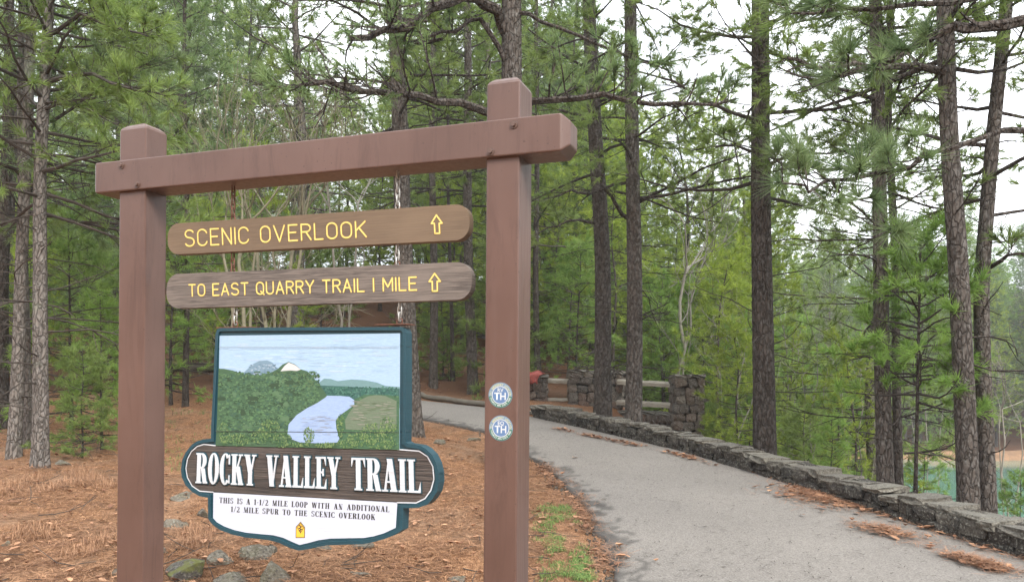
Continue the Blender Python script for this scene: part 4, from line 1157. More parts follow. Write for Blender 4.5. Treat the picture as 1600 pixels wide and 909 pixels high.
def near_pine(base_px, Y, tops, r0, height, label, bk='bark', crown='n_green', seed=1, cb=3.5, nb=34, br=2.2, limbs=(), dead=14, cat='tree', group=None, tuft_n=34, up=.03, sub=8, subl=.8, name='pine_tree', dead_lo=1.0, needle=.18, nw=.010, detail=True, r1f=.45, X=None, spread=.85, back=.1):
    """a pine whose trunk passes through the measured directions; limbs are lists of (pixel x, pixel y, depth)"""
    rg = np.random.default_rng(seed)
    a0 = ray(base_px, 700)[0] if X is None else X / Y
    x0 = a0 * Y; z0 = float(H(x0, Y)) - .12
    pts = [(0, 0, 0)]
    for (px, py) in tops:
        q = at(px, py, Y); pts.append((q[0] - x0, 0.0, q[2] - z0))
    last = np.array(pts[-1]); prev = np.array(pts[-2]); d = (last - prev) / max(.1, last[2] - prev[2]); d[0] *= .4
    if height > last[2]: pts.append(tuple(last + d * (height - last[2])))
    root = empty(name, (x0, Y, z0), label, cat, group)
    me, C, s_ = trunk_mesh(pts, r0, r0 * r1f, M[bk], detail, seed=seed)
    link('trunk', me, root)
    bw, T = Buf(), []
    for i in range(dead):
        z = rg.uniform(dead_lo, max(dead_lo + .3, cb + 1.0)); a = rg.uniform(0, 6.28)
        p = pt_on(C, s_, z); L = rg.uniform(.3, 1.5)
        P = spl(p, (math.cos(a), math.sin(a), rg.uniform(-.25, .35)), L, rg, 5, 0, .16); rr = rg.uniform(.006, .014)
        bw.tube(P, np.linspace(rr, rr * .4, 5), 4)
        for j in range(rg.integers(1, 5)):
            k = rg.integers(1, 4); Q = spl(P[k], unit(P[k + 1] - P[k]) + rg.normal(size=3) * .6, L * .4, rg, 3, 0, .2); bw.tube(Q, [rr * .5, rr * .4, rr * .2], 3)
    nb = int(nb * 1.45)
    for i in range(nb):
        f = (i + rg.random()) / nb; z = cb + (height - cb) * f ** 1.05; a = i * 2.4 + rg.uniform(-.4, .4)
        L = br * (1 - .65 * f) * rg.uniform(.65, 1.15); el = -.1 + .8 * f + rg.uniform(-.12, .15)
        P = spl(pt_on(C, s_, min(z, s_[-1] - .05)), (math.cos(a) * math.cos(el), math.sin(a) * math.cos(el), math.sin(el)), L, rg, 6, up, .12)
        dress(bw, T, P, .008 + .009 * L, rg, sub, subl, .25, 3, .9)
    for lm in limbs:
        W = np.array([at(*q) for q in lm['p']]) - np.array([x0, Y, z0])
        ss = np.linspace(0, 1, len(W)); f = np.linspace(0, 1, max(7, 2 * len(W)))
        W = np.stack([np.interp(f, ss, W[:, k]) for k in range(3)], -1); W[1:-1] += rg.normal(size=(len(W) - 2, 3)) * .025
        dress(bw, T, W, lm['r'], rg, lm.get('n', 12), lm.get('l', .6), lm.get('s', .3), lm.get('t', 3), lm.get('tp', .8), lm.get('up', .1), r1=lm.get('r1', .25))
    if bw.tubes: bw.obj('limbs', M['twig'] if bk != 'bark' else M['bark_dark'], root)
    if T:
        c_ = Buf(); tufts(c_, [t[0] for t in T], [t[1] for t in T], rg, tuft_n, needle, nw, spread=spread, back=back); c_.obj('crown', M[crown], root)
    return root

near_pine(797, 10.1, [(797, 300), (797, 0)], .175, 13, 'stout pine trunk rising directly behind the tall brown post cap', bk='bark', crown='n_blue', seed=3, cb=6.2, nb=20, br=3.2, dead=2, dead_lo=4.5, limbs=[
    dict(p=[(795, 60, 10.1), (770, 10, 9.9), (740, -10, 9.6), (690, 10, 9.3), (640, 38, 9.1), (600, 50, 9.0), (545, 60, 8.8)], r=.075, n=16, l=.9, s=.45, r1=.45),
    dict(p=[(795, 180, 10.1), (740, 165, 9.6), (680, 152, 9.2), (600, 143, 8.9), (545, 135, 8.6), (500, 130, 8.5), (452, 142, 8.3)], r=.055, n=26, l=.8, s=.3, tp=.35, t=5, r1=.3),
    dict(p=[(800, 160, 10.1), (850, 160, 9.7), (920, 150, 9.4), (1000, 158, 9.2), (1080, 165, 9.0), (1150, 155, 8.9)], r=.05, n=22, l=.55, s=.12, t=4, up=.3),
    dict(p=[(800, 20, 10.1), (850, 35, 9.9), (920, 65, 9.6), (990, 85, 9.5), (1045, 110, 9.4)], r=.03, n=9, l=.4, s=.5, tp=.5),
    dict(p=[(795, 110, 10.1), (750, 20, 9.9), (705, 50, 9.7), (660, 62, 9.5), (630, 66, 9.4)], r=.035, n=8, l=.5, s=.4, tp=.6)])
near_pine(944, 14.3, [(940, 400), (930, 200), (921, 0)], .165, 15, 'dark pine trunk leaning slightly before the broad stone pillar', seed=5, cb=4.2, nb=24, br=2.4, dead=22, crown='n_green', limbs=[
    dict(p=[(938, 350, 14.3), (900, 345, 14), (860, 355, 13.8), (820, 370, 13.5)], r=.03, n=8, l=.5, tp=.4), dict(p=[(936, 300, 14.3), (890, 300, 14), (850, 310, 13.8)], r=.03, n=8, l=.6, tp=.6)])
near_pine(990, 13.3, [(990, 400), (989, 200), (985, 0)], .145, 15, 'straight pine trunk just right of the leaning one, before the timber rails', seed=6, cb=4.0, nb=24, br=2.3, dead=22, limbs=[
    dict(p=[(988, 345, 13.3), (960, 315, 13), (935, 290, 12.8), (945, 265, 12.7)], r=.04, n=6, l=.4, tp=.3), dict(p=[(992, 320, 13.3), (1050, 290, 13), (1120, 255, 12.7), (1180, 235, 12.5)], r=.03, n=8, l=.4, tp=.3)])
near_pine(1193, 11.1, [(1192, 420), (1189, 200), (1186, 0)], .16, 15, 'dark furrowed pine trunk standing alone behind the middle of the low wall', bk='bark_dark', seed=8, cb=3.8, nb=30, br=2.4, dead=16, limbs=[
    dict(p=[(1188, 240, 11.1), (1130, 225, 10.9), (1080, 235, 10.6)], r=.025, n=7, l=.4, tp=.4), dict(p=[(1188, 70, 11.1), (1150, 60, 11), (1100, 40, 10.8)], r=.02, n=6, l=.4, tp=.5)])
near_pine(1384, 9.6, [(1378, 400), (1372, 200), (1366, 0)], .10, 13, 'slender pine trunk with pale dead twigs, paired with a thinner stem behind the wall', seed=9, cb=4.0, nb=26, br=1.9, dead=26, dead_lo=.8)
near_pine(1410, 10.4, [(1398, 400), (1386, 200), (1392, 0)], .062, 12, 'thinner of the two paired stems right of the slender pine trunk', seed=10, cb=5.0, nb=16, br=1.5, dead=16)
near_pine(1433, 9.2, [(1433, 520), (1436, 400)], .026, 3.4, 'thin dark sapling between the paired stems and the large forked pair', bk='bark_dark', crown='n_fresh', seed=12, cb=1.5, nb=26, br=1.0, dead=4, detail=False, tuft_n=26, sub=4, subl=.3, name='pine_sapling', dead_lo=.4)
near_pine(1514, 8.6, [(1498, 400), (1484, 200), (1476, 0)], .115, 14, 'large plated pine trunk nearest the wall on the lake side', bk='bark', seed=14, cb=5.0, nb=24, br=2.4, dead=8, limbs=[
    dict(p=[(1480, 115, 8.6), (1430, 105, 8.3), (1350, 103, 8.0), (1280, 105, 7.8), (1220, 90, 7.6)], r=.042, n=9, l=.4, s=.4, tp=.25, r1=.35)])
near_pine(1546, 9.2, [(1535, 450), (1552, 200), (1572, 0)], .098, 13, 'thinner curved pine trunk close behind the large plated one', bk='bark', seed=15, cb=4.0, nb=26, br=2.3, dead=14, limbs=[dict(p=[(1540, 420, 9.2), (1570, 400, 9), (1620, 395, 8.8)], r=.03, n=7, l=.5, tp=.6)])
# tree outside the right edge whose limbs reach into view
near_pine(0, 5.9, [(2100, 300), (2080, -200)], .17, 11, 'pine outside the right edge whose long needle-tufted limbs hang into the view', bk='bark', crown='n_blue', seed=21, cb=6.2, nb=10, br=2.4, dead=0, tuft_n=70, needle=.23, nw=.0052, X=6.3, spread=1.0, back=.03, limbs=[
    dict(p=[(2090, 150, 5.9), (1850, 30, 5.8), (1700, 25, 5.8), (1600, 38, 5.8), (1500, 52, 5.7), (1420, 68, 5.6), (1360, 105, 5.5), (1310, 120, 5.4)], r=.06, n=15, l=.32, s=.5, tp=.55, t=3, r1=.3),
    dict(p=[(2090, 200, 5.9), (1800, 160, 5.8), (1680, 190, 5.7), (1600, 200, 5.6), (1500, 225, 5.5), (1420, 260, 5.4), (1370, 270, 5.4), (1320, 285, 5.3), (1265, 290, 5.2), (1215, 285, 5.2)], r=.03, n=15, l=.34, s=.48, tp=1.0, t=2, up=.25, r1=.25),
    dict(p=[(1850, 30, 5.8), (1600, -20, 5.8), (1450, 15, 5.6), (1320, 5, 5.5), (1230, 20, 5.4)], r=.03, n=14, l=.3, s=.4, tp=.8, t=3),
    dict(p=[(1300, 285, 5.3), (1330, 330, 5.3), (1370, 350, 5.4), (1410, 385, 5.4)], r=.012, n=6, l=.2, s=.2, tp=.2, t=3)])
# left group
near_pine(20, 10.4, [(30, 420), (45, 200), (55, 0)], .085, 13, 'leftmost grey-barked pine trunk of the pair at the left edge', bk='bark_grey', crown='n_blue', seed=31, cb=3.2, nb=26, br=2.2, dead=22, dead_lo=.7)
near_pine(41, 10.9, [(38, 420), (36, 200), (34, 0)], .06, 12, 'thinner grey trunk touching the right side of the leftmost pair', bk='bark_grey', crown='n_blue', seed=32, cb=3.2, nb=22, br=1.8, dead=18, dead_lo=.7)
near_pine(61, 9.7, [(66, 420), (66, 250), (72, 100)], .097, 8.5, 'grey plated-barked pine with lichen at its foot, left of the left-hand post', bk='bark_grey', crown='n_green', seed=33, cb=3.2, nb=38, br=1.9, dead=24, dead_lo=.5, tuft_n=42, needle=.20, nw=.008, limbs=[
    dict(p=[(68, 130, 9.7), (130, 110, 9.2), (200, 140, 8.8), (260, 150, 8.6)], r=.03, n=14, l=.5), dict(p=[(68, 60, 9.7), (120, 30, 9.2), (180, 40, 8.8), (240, 60, 8.5)], r=.03, n=14, l=.5),
    dict(p=[(70, 160, 9.7), (110, 160, 9.3), (160, 150, 9.0)], r=.02, n=10, l=.4)])
near_pine(4, 13.2, [(6, 420), (12, 100)], .11, 13, 'very dark trunk at the extreme left edge of the view', bk='bark_dark', seed=34, cb=4, nb=20, br=2.2, dead=8)
near_pine(648, 12.8, [(640, 540), (627, 330), (617, 0)], .165, 14, 'tall pine trunk rising behind the right end of the three hanging boards', bk='bark', crown='n_green', seed=35, cb=4.7, nb=26, br=2.5, dead=10, dead_lo=3, limbs=[
    dict(p=[(618, 85, 12.8), (650, 70, 12.5), (700, 55, 12.2), (740, 30, 12)], r=.04, n=10, l=.6, tp=.6)])
near_pine(291, 15.6, [(291, 400), (290, 200)], .062, 9, 'thin dark pine trunk seen between the left-hand post and the painted sign', bk='bark_dark', crown='n_blue', seed=36, cb=2.4, nb=26, br=1.6, dead=14)
near_pine(677, 18.6, [(677, 470), (676, 200)], .10, 13, 'mid-distance trunk across the path, left one of three behind the edging log', bk='bark', seed=37, cb=3.6, nb=24, br=2.2, dead=20, detail=True)
near_pine(706, 19.6, [(704, 470), (700, 200)], .055, 10, 'thin mid-distance trunk between two thicker ones across the path', bk='bark_dark', seed=38, cb=3.0, nb=20, br=1.6, dead=14, detail=False)
near_pine(737, 18.0, [(734, 470), (730, 200)], .125, 14, 'thick mid-distance trunk across the path beside the right-hand post', bk='bark', seed=39, cb=4.2, nb=24, br=2.2, dead=20)
near_pine(839, 20.5, [(838, 470), (838, 200)], .09, 13, 'trunk behind the first stone pillar, close to the right-hand post', bk='bark_dark', seed=40, cb=3.6, nb=24, br=2.2, dead=20, detail=False)

# ---- leafless trees
def bare(b, p, d, L, r_, depth, rg, split=.55, up=.06, sp_=.55, sides=5):
    P = spl(p, d, L, rg, 6, up, .13); b.tube(P, np.linspace(r_, r_ * .62, 6), sides if r_ > .008 else 3)
    if depth == 0: return
    for i in range(rg.integers(2, 4)):
        a = rg.normal(size=3) * sp_; bare(b, P[-1], unit(P[-1] - P[-2]) + a, L * rg.uniform(.6, .85), r_ * .6, depth - 1, rg, split, up, sp_, sides)
    for i in range(rg.integers(1, 3)):
        k = rg.integers(2, 5); bare(b, P[k], unit(P[k + 1] - P[k]) + rg.normal(size=3) * sp_ * 1.4, L * rg.uniform(.4, .7), r_ * .4, max(0, depth - 2), rg, split, up, sp_, sides)
def bare_tree(px, Y, stems, label, mat, depth, seed, name='bare_tree', up=.08, sp_=.4, group=None):
    rg = np.random.default_rng(seed); x0 = ray(px, 650)[0] * Y; z0 = float(H(x0, Y)) - .1
    root = empty(name, (x0, Y, z0), label, 'tree', group)
    tb, lb = Buf(), Buf()
    for (qx, qy, r_, L2) in stems:
        q = at(qx, qy, Y) - np.array([x0, Y, z0]); q[1] += rg.uniform(-.3, .3); n = 8
        f = np.linspace(0, 1, n)[:, None]; P = q * f; P[1:-1] += rg.normal(size=(n - 2, 3)) * .03 * np.linalg.norm(q) / 3
        P[:, 2] = P[:, 2] * .9 + q[2] * .1 * f[:, 0]
        tb.tube(P, np.linspace(r_, r_ * .6, n), 9)
        for i in range(3): bare(lb, P[-1], unit(P[-1] - P[-2]) + rg.normal(size=3) * sp_, L2 * rg.uniform(.8, 1.1), r_ * .5, depth, rg, up=up, sp_=sp_)
        for k in (3, 4, 5, 6):
            bare(lb, P[k], unit(P[-1] - P[0]) + rg.normal(size=3) * sp_ * 1.6, L2 * .6, r_ * .28, depth - 1, rg, up=up, sp_=sp_)
    tb.obj('trunk', mat, root, smooth=True); lb.obj('branches', mat, root, smooth=True)
    return root
bare_tree(382, 12.2, [(340, 400, .035, 1.0), (372, 360, .04, 1.1), (400, 390, .03, .9)], 'leafless many-stemmed tree with olive bark, left clump behind the boards', M['smooth'], 3, 51, up=.05)
bare_tree(432, 12.8, [(400, 370, .04, 1.0), (452, 370, .045, 1.1), (480, 350, .035, 1.0), (425, 340, .03, .9)], 'leafless many-stemmed tree with olive bark, right clump behind the boards', M['smooth'], 3, 52, up=.05)
bare_tree(540, 17.0, [(520, 330, .035, 1.3), (560, 320, .03, 1.2)], 'leafless grey sapling seen above the picture sign, further up the slope', M['pale'], 2, 53)
bare_tree(1052, 21.0, [(1068, 430, .06, 1.6), (1090, 440, .04, 1.3)], 'pale leafless tree beyond the timber rails, its fork open against green pines', M['pale'], 3, 54, sp_=.45)
for k, (px, Y, qx, qy, lab) in enumerate(((1130, 15.5, 1160, 560, 'pale twiggy bare shrub right of the stone end pillar'), (1260, 17, 1275, 560, 'pale twiggy bare shrub on the slope between two dark trunks'), (1310, 19, 1325, 520, 'taller pale bare shrub left of the paired stems'),
     (1350, 16, 1345, 600, 'low tangle of pale twigs beside the grey boulder'), (1450, 22, 1455, 560, 'pale bare shrub at the lake edge behind the thin sapling'), (1235, 20, 1220, 520, 'grey leafless shrub leaning behind the lone dark trunk'), (1585, 13, 1580, 640, 'bare twiggy shrub on the bank at the right edge'))):
    bare_tree(px, Y, [(qx, qy, .018, .8), (qx + 25, qy + 20, .014, .7), (qx - 30, qy + 30, .012, .6)], lab, M['pale'], 2, 60 + k, name='bare_shrub', sp_=.65, up=.0)

# ---- whole pines for the forest behind, each a trunk with its limbs and a crown
def whole_pine(seed, Ht, cb, br, nb, crown, bk, tn, L=.20, w_=.011, sub=5, subl=.8, tw=2, name='pine_tree', r0=None, upf=.5):
    rg = np.random.default_rng(seed); r0 = r0 or Ht * .0105
    root = empty(name, (0, 0, -50), '-', 'tree')
    pts = [(0, 0, 0)] + [(rg.normal() * .02 * z, rg.normal() * .02 * z, z) for z in np.linspace(Ht * .3, Ht, 4)]
    me, C, s_ = trunk_mesh(pts, r0, r0 * .18, M[bk], False, seed=seed); link('trunk', me, root)
    bw, T = Buf(), []
    for i in range(nb):
        f = (i + rg.random()) / nb; z = cb + (Ht - cb) * f; a = i * 2.4 + rg.uniform(-.5, .5)
        LL = br * (1.05 - f) ** .75 * rg.uniform(.6, 1.2); el = -.15 + upf * f + rg.uniform(-.15, .15)
        P = spl(pt_on(C, s_, min(z, s_[-1] - .05)), (math.cos(a) * math.cos(el), math.sin(a) * math.cos(el), math.sin(el)), LL, rg, 5, .05, .1)
        dress(bw, T, P, .008 + .009 * LL, rg, sub, subl, .25, tw, .95, sides=3)
    for i in range(10):
        z = rg.uniform(.5, cb + .5); a = rg.uniform(0, 6.28)
        bw.tube(spl(pt_on(C, s_, z), (math.cos(a), math.sin(a), rg.uniform(-.2, .3)), rg.uniform(.5, 1.6), rg, 4, 0, .15), [.014, .01, .008, .004], 3)
    bw.obj('limbs', M['twig'], root)
    c_ = Buf(); tufts(c_, [t[0] for t in T], [t[1] for t in T], rg, tn, L, w_, spread=.9, back=.16); c_.obj('crown', M[crown], root)
    return root
PROT = {
 'tallg': [whole_pine(101, 14, 2.6, 2.9, 84, 'n_green', 'bark', 26, .23, .016, 7, .85), whole_pine(102, 12, 1.8, 2.7, 76, 'n_blue', 'bark_dark', 26, .23, .016, 7, .85), whole_pine(103, 15, 3.4, 3.0, 84, 'n_blue', 'bark', 26, .23, .016, 7, .9)],
 'tally': [whole_pine(104, 13, 2.0, 2.8, 84, 'n_yellow', 'bark', 26, .23, .017, 7, .85), whole_pine(105, 11, 1.2, 2.6, 80, 'n_yellow', 'bark_dark', 26, .23, .017, 7, .85), whole_pine(109, 12, 1.4, 2.7, 80, 'n_fresh', 'bark_dark', 26, .23, .017, 7, .85)],
 'young': [whole_pine(106, 4.2, .4, 1.4, 48, 'n_fresh', 'bark_dark', 22, .18, .011, 5, .45, 2), whole_pine(107, 3.0, .25, 1.1, 40, 'n_green', 'bark_dark', 24, .18, .010, 5, .4, 2), whole_pine(108, 5.5, .6, 1.7, 52, 'n_yellow', 'bark_dark', 22, .19, .013, 5, .55, 2)],
}
used = set()
def plant(kind, px, Y, label, group=None, scale=1.0, cat='tree', name=None, X=None, k=None):
    ps = PROT[kind]; o = ps[rnd.randrange(len(ps)) if k is None else k]
    if o in used: r_ = copy_tree(o)
    else: r_ = o; used.add(o)
    x = ray(px, 640)[0] * Y if X is None else X
    r_.location = (x, Y, float(H(x, Y)) - .1); r_.rotation_euler = (0, 0, rnd.uniform(0, 6.28)); s_ = scale * rnd.uniform(.88, 1.12); r_.scale = (s_, s_, s_)
    r_['label'] = label
    if group: r_['group'] = group
    elif 'group' in r_: del r_['group']
    return r_
# young pines one can point to
for (px, Y, sc, kind, k, lab) in ((130, 10.6, .55, 'young', 1, 'small green pine sapling between the lichen-footed trunk and the left-hand post'), (160, 11.2, .6, 'young', 0, 'bright pine sapling partly behind the left-hand post'),
    (112, 13.0, .8, 'young', 0, 'taller young pine behind the saplings at left'), (268, 15.8, .8, 'young', 0, 'young pine with drooping needles just right of the left-hand post'), (700, 19.8, .45, 'young', 1, 'little dark green pine across the path between two trunks'),
    (1035, 20.5, .8, 'young', 0, 'bright green young pine seen through the timber rails'), (1125, 15.2, .62, 'young', 1, 'young pine beside the stone end pillar with a thin dark stem'), (1255, 14.0, .8, 'young', 1, 'dark young pine just behind the wall right of the lone trunk'),
    (1150, 14.5, .55, 'young', 2, 'yellow-green young pine behind the low wall left of the lone trunk'), (1330, 15.5, .7, 'young', 2, 'yellow-green young pine left of the paired stems'), (1300, 12.2, .4, 'young', 0, 'lowest bright pine spray behind the wall beside the grey boulder'),
    (1440, 17.0, .7, 'young', 0, 'young pine behind the thin sapling by the lake'), (1590, 10.6, .45, 'young', 0, 'small pine seedling on the bank at the right edge above the water'), (870, 24, 1.1, 'young', 2, 'yellow-green young pine above the left timber rails'),
    (925, 26, 1.1, 'young', 0, 'fresh green young pine behind the broad stone pillar'), (1080, 24, 1.2, 'young', 2, 'tall yellow-green young pine behind the pale leafless tree'), (1230, 23, 1.2, 'young', 0, 'young pine down the slope behind the lone dark trunk'),
    (330, 22, .9, 'young', 2, 'yellow-green young pine uphill behind the fallen log')):
    plant(kind, px, Y, lab, None, sc, k=k)
taken = []
def scatter(n, amin, amax, ymin, ymax, kinds, label, group, sc=(.8, 1.15), sep=.028, avoid=()):
    done = tries = 0
    while done < n and tries < n * 60:
        tries += 1
        Y_ = ymin + (ymax - ymin) * rnd.random() ** .8; a = rnd.uniform(amin, amax); X_ = a * Y_
        if float(path_in(X_, Y_)) > -1.0: continue
        z = float(H(X_, Y_))
        if z < WATER_Z + .15: continue
        if any(abs(a - t[0]) < sep and abs(Y_ - t[1]) < 4.5 for t in taken): continue
        if any(lo < a < hi and Y_ < yy for lo, hi, yy in avoid): continue
        taken.append((a, Y_)); done += 1
        kd = rnd.choice(kinds); plant(kd, 0, Y_, label[kd] if isinstance(label, dict) else label, group, rnd.uniform(*sc), X=X_)
HILL = {'tallg': 'tall green pine crowding the wooded hillside behind the sign', 'tally': 'yellow-green pine among the darker ones on the hillside behind the sign', 'young': 'young pine in the understorey of the hillside behind the sign'}
scatter(54, -.82, .03, 19, 62, ['tallg', 'tally', 'tallg', 'tallg', 'tally'], HILL, 'pines on the hillside', (1.0, 1.3), avoid=[(-.32, -.26, 24)])
scatter(44, -.85, .02, 15.5, 34, ['young'], HILL, 'pines on the hillside', (.6, 1.2), sep=.022, avoid=[(-.46, -.36, 17)])
scatter(34, .0, .34, 23.5, 52, ['tally', 'tallg', 'tally'], {'tallg': 'green pine on the slope beyond the overlook fence', 'tally': 'yellow-green pine on the slope beyond the overlook fence'}, 'pines beyond the overlook', (.8, 1.1), sep=.02)
scatter(14, .05, .30, 22.5, 34, ['young'], 'young pine on the slope beyond the overlook fence', 'pines beyond the overlook', (.7, 1.2), sep=.015)
scatter(24, .25, .43, 17, 38, ['young', 'tally', 'young'], {'young': 'young pine on the slope down to the lake', 'tally': 'taller yellow-green pine on the slope down to the lake'}, 'pines above the lake', (.5, .8), sep=.015)
scatter(6, .27, .46, 15, 27, ['tallg'], 'tall green pine rising from the bank between the wall and the lake', 'tall pines on the lake bank', (.9, 1.15), sep=.035)
scatter(90, .12, 1.1, 62, 100, ['tallg', 'tallg', 'tally'], {'tallg': 'dark green pine on the far shore of the green lake', 'tally': 'yellow-green pine on the far shore of the green lake'}, 'pines on the far shore', (.95, 1.3), sep=.006)
scatter(24, -.9, .15, 62, 92, ['tallg'], 'pine on the hilltop skyline behind the forest', 'pines on the skyline', (1.1, 1.4), sep=.012)
scatter(60, .36, .80, 63, 84, ['tallg', 'tally', 'young'], {'tallg': 'dark green pine on the far shore of the green lake', 'tally': 'yellow-green pine on the far shore of the green lake', 'young': 'young pine low on the far shore of the green lake'}, 'pines on the far shore', (.9, 1.2), sep=.003)
scatter(12, -.13, .09, 19.5, 30, ['young'], 'young pine on the brown slope across the path bend', 'young pines across the path', (.6, 1.0), sep=.008)
for ps in PROT.values():
    for o in ps:
        if o not in used:
            for c_ in list(o.children): bpy.data.objects.remove(c_)
            bpy.data.objects.remove(o)

# ---------------------------------------------------------------- rocks
RM = [stone_mesh('rock', 200 + i, 5, .60, .06, 1.0, M['rock'], facet=.42) for i in range(6)]
RMM = stone_mesh('rock', 230, 5, .60, .06, 1.0, M['rock_moss'], facet=.45)
def rock(px, py, wpx, hpx, label, me=None, sink=.6, rot=None, group=None, dark=False):
    p = hit(px, py + hpx * .3); sc = p[1] / F_PX
    w_, h_ = wpx * sc * 1.15, hpx * sc * 1.5
    o = link('rock', me or rnd.choice(RM), None, (p[0], p[1], p[2] + h_ * (.5 - sink))); o.scale = (w_, w_ * rnd.uniform(.65, .95), h_); o.rotation_euler = (rnd.uniform(-.15, .15), rnd.uniform(-.15, .15), rnd.uniform(-.5, .5))
    return tag(o, label, 'rock', group)
for a in ((287, 888, 62, 42, 'dark mossy rock beside the left-hand post foot', RMM), (398, 862, 74, 30, 'tan angular rock under the left half of the name sign'), (345, 868, 46, 20, 'flat tan slab left of the angular rock under the sign'), (432, 893, 62, 38, 'pale pointed rock at the bottom edge below the sign tip'),
          (368, 903, 66, 26, 'grey rock at the bottom edge between two larger rocks'), (270, 818, 50, 24, 'grey flat rock beside the left-hand post at sign height'), (254, 856, 22, 22, 'small grey stone touching the left-hand post'), (288, 774, 42, 7, 'thin slab lying at the lower left of the name sign'), (318, 800, 26, 16, 'small stone behind the left corner of the white panel'),
          (496, 854, 34, 9, 'low flat stone just right of the sign tip'), (562, 893, 38, 20, 'pale grey stone in the straw at the bottom centre'), (712, 906, 40, 12, 'flat stone at the bottom near the tall post'), (560, 852, 40, 8, 'half-buried slab below the right shoulder of the sign'),
          (100, 722, 34, 12, 'pale lichen-covered stone right of the lichen-footed trunk'), (104, 692, 14, 10, 'small round stone behind the left trunks'), (684, 690, 20, 8, 'small stone by the trunk at the path corner'), (738, 686, 22, 8, 'flat stone at the path edge beside the tall post'), (8, 848, 14, 14, 'stone at the left edge low in the view'), (178, 893, 14, 16, 'stone half hidden by the left-hand post')):
    rock(*a)
def boulder(px, Y, w_, h_, label, mat=None, sink=.3):
    x = ray(px, 700)[0] * Y; o = link('boulder', rnd.choice(RM), None, (x, Y, float(H(x, Y)) + h_ * (.5 - sink))); o.scale = (w_, w_ * .8, h_); o.rotation_euler = (.1, .15, rnd.uniform(0, 6)); return tag(o, label, 'boulder')
boulder(1325, 13.0, .8, .85, 'grey angular boulder behind the low wall left of the paired stems', sink=.1)
boulder(1350, 14.0, .5, .4, 'tan boulder beside the grey angular one behind the wall')
boulder(1075, 24.0, 1.0, .8, 'grey boulder on the slope beyond the stone end pillar')
# far shore clay bank
b = Buf(); n = 160
V = []
for i in range(n):
    x = 14 + 62 * i / (n - 1); y = 60.2 + (vn(x, 0, .25, 4) - .5) * 3
    for (dy, z) in ((-.9, -4.25), (-.2, -3.85), (.5, -3.6 + vn(x, 1, .6, 2) * .4), (1.2, -3.6 + vn(x, 3, .4, 2) * .4), (2.2, -4.6)): V.append((x, y + dy, z))
F = [[5 * i + j, 5 * i + 5 + j, 5 * i + 6 + j, 5 * i + 1 + j] for i in range(n - 1) for j in range(4)]
b.add(V, np.array(F)); tag(b.obj('clay_bank', M['clay'], smooth=True), None, kind='structure')
b = Buf(); V = []; n = 90
for i in range(n):
    y = 30 + 30 * i / (n - 1); x = np.interp(y, [30, 38, 46, 54, 60], [12.2, 14, 17.4, 18.4, 20]) + (vn(y, 0, .35, 4) - .5) * 2
    for (dx, z) in ((1.6, -4.3), (.7, -3.95), (0, -3.75 + vn(y, 1, .8, 2) * .4), (-1.0, -3.7 + vn(y, 2, .5, 2) * .4), (-1.8, -4.3)): V.append((x + dx, y, z))
F = [[5 * i + j, 5 * i + 1 + j, 5 * i + 6 + j, 5 * i + 5 + j] for i in range(n - 1) for j in range(4)]
b.add(V, np.array(F)); tag(b.obj('clay_shore', M['clay'], smooth=True), None, kind='structure')

# ---------------------------------------------------------------- litter, grass, leaves
def blades(b, X_, Y_, L, w_, lift, rg, tint=None, Zb=None):
    n = len(X_); a = rg.uniform(0, 2 * math.pi, n); el = rg.uniform(-.05, .25, n) if lift is None else lift
    Z_ = (H(X_, Y_) if Zb is None else Zb) + rg.uniform(.003, .02, n)
    d = np.stack([np.cos(a) * np.cos(el), np.sin(a) * np.cos(el), np.sin(el)], -1); c_ = np.stack([X_, Y_, Z_], -1)
    s_ = np.stack([-np.sin(a), np.cos(a), rg.uniform(-.3, .3, n)], -1) * (w_ / 2)
    Ls = (L * rg.uniform(.5, 1.1, n))[:, None]; bend = np.stack([-np.sin(a), np.cos(a), np.zeros(n)], -1) * Ls * rg.uniform(-.15, .15, n)[:, None]
    m = c_ + d * Ls * .5 + bend + np.array([0, 0, .004])
    V = np.stack([c_ - s_, c_ + s_, m + s_, m - s_, c_ + d * Ls], 1)
    i = np.arange(n)[:, None] * 5
    t = rg.uniform(0, 1, n) ** 1.3 if tint is None else tint
    b.add(V, [np.concatenate([i, i + 1, i + 2, i + 3], 1), np.concatenate([i + 3, i + 2, i + 4], 1)], np.repeat(t, 5))
rg = np.random.default_rng(77)
n = 110000
Yr = 5.2 + 11 * rg.random(n) ** 1.5; ar = rg.uniform(-.68, .06, n); Xr = ar * Yr
Xr2 = rg.uniform(0.0, 1.0, 9000); Yr2 = rg.uniform(5.2, 12, 9000); Xr, Yr = np.r_[Xr, Xr2], np.r_[Yr, Yr2]
dn = vn(Xr, Yr, 1.6, 21) * .6 + vn(Xr, Yr, 5, 22) * .5
keep = (path_in(Xr, Yr) < -.01) & (dn > rg.uniform(.2, .6, len(Xr)))
Xr, Yr = Xr[keep], Yr[keep]
b = Buf(); blades(b, Xr, Yr, .12, .0036, None, rg, rg.uniform(0, 1, len(Xr)) ** 1.7)
tag(b.obj('pine_straw', M['straw']), None, kind='stuff')
def leaf_shape():
    o = []
    for t in range(14):
        a = 2 * math.pi * t / 14; r_ = (.5 + .12 * math.cos(7 * a)) * (1 if t % 2 else .78); o.append((r_ * math.cos(a), r_ * .62 * math.sin(a)))
    return np.array(o)
LS = leaf_shape()
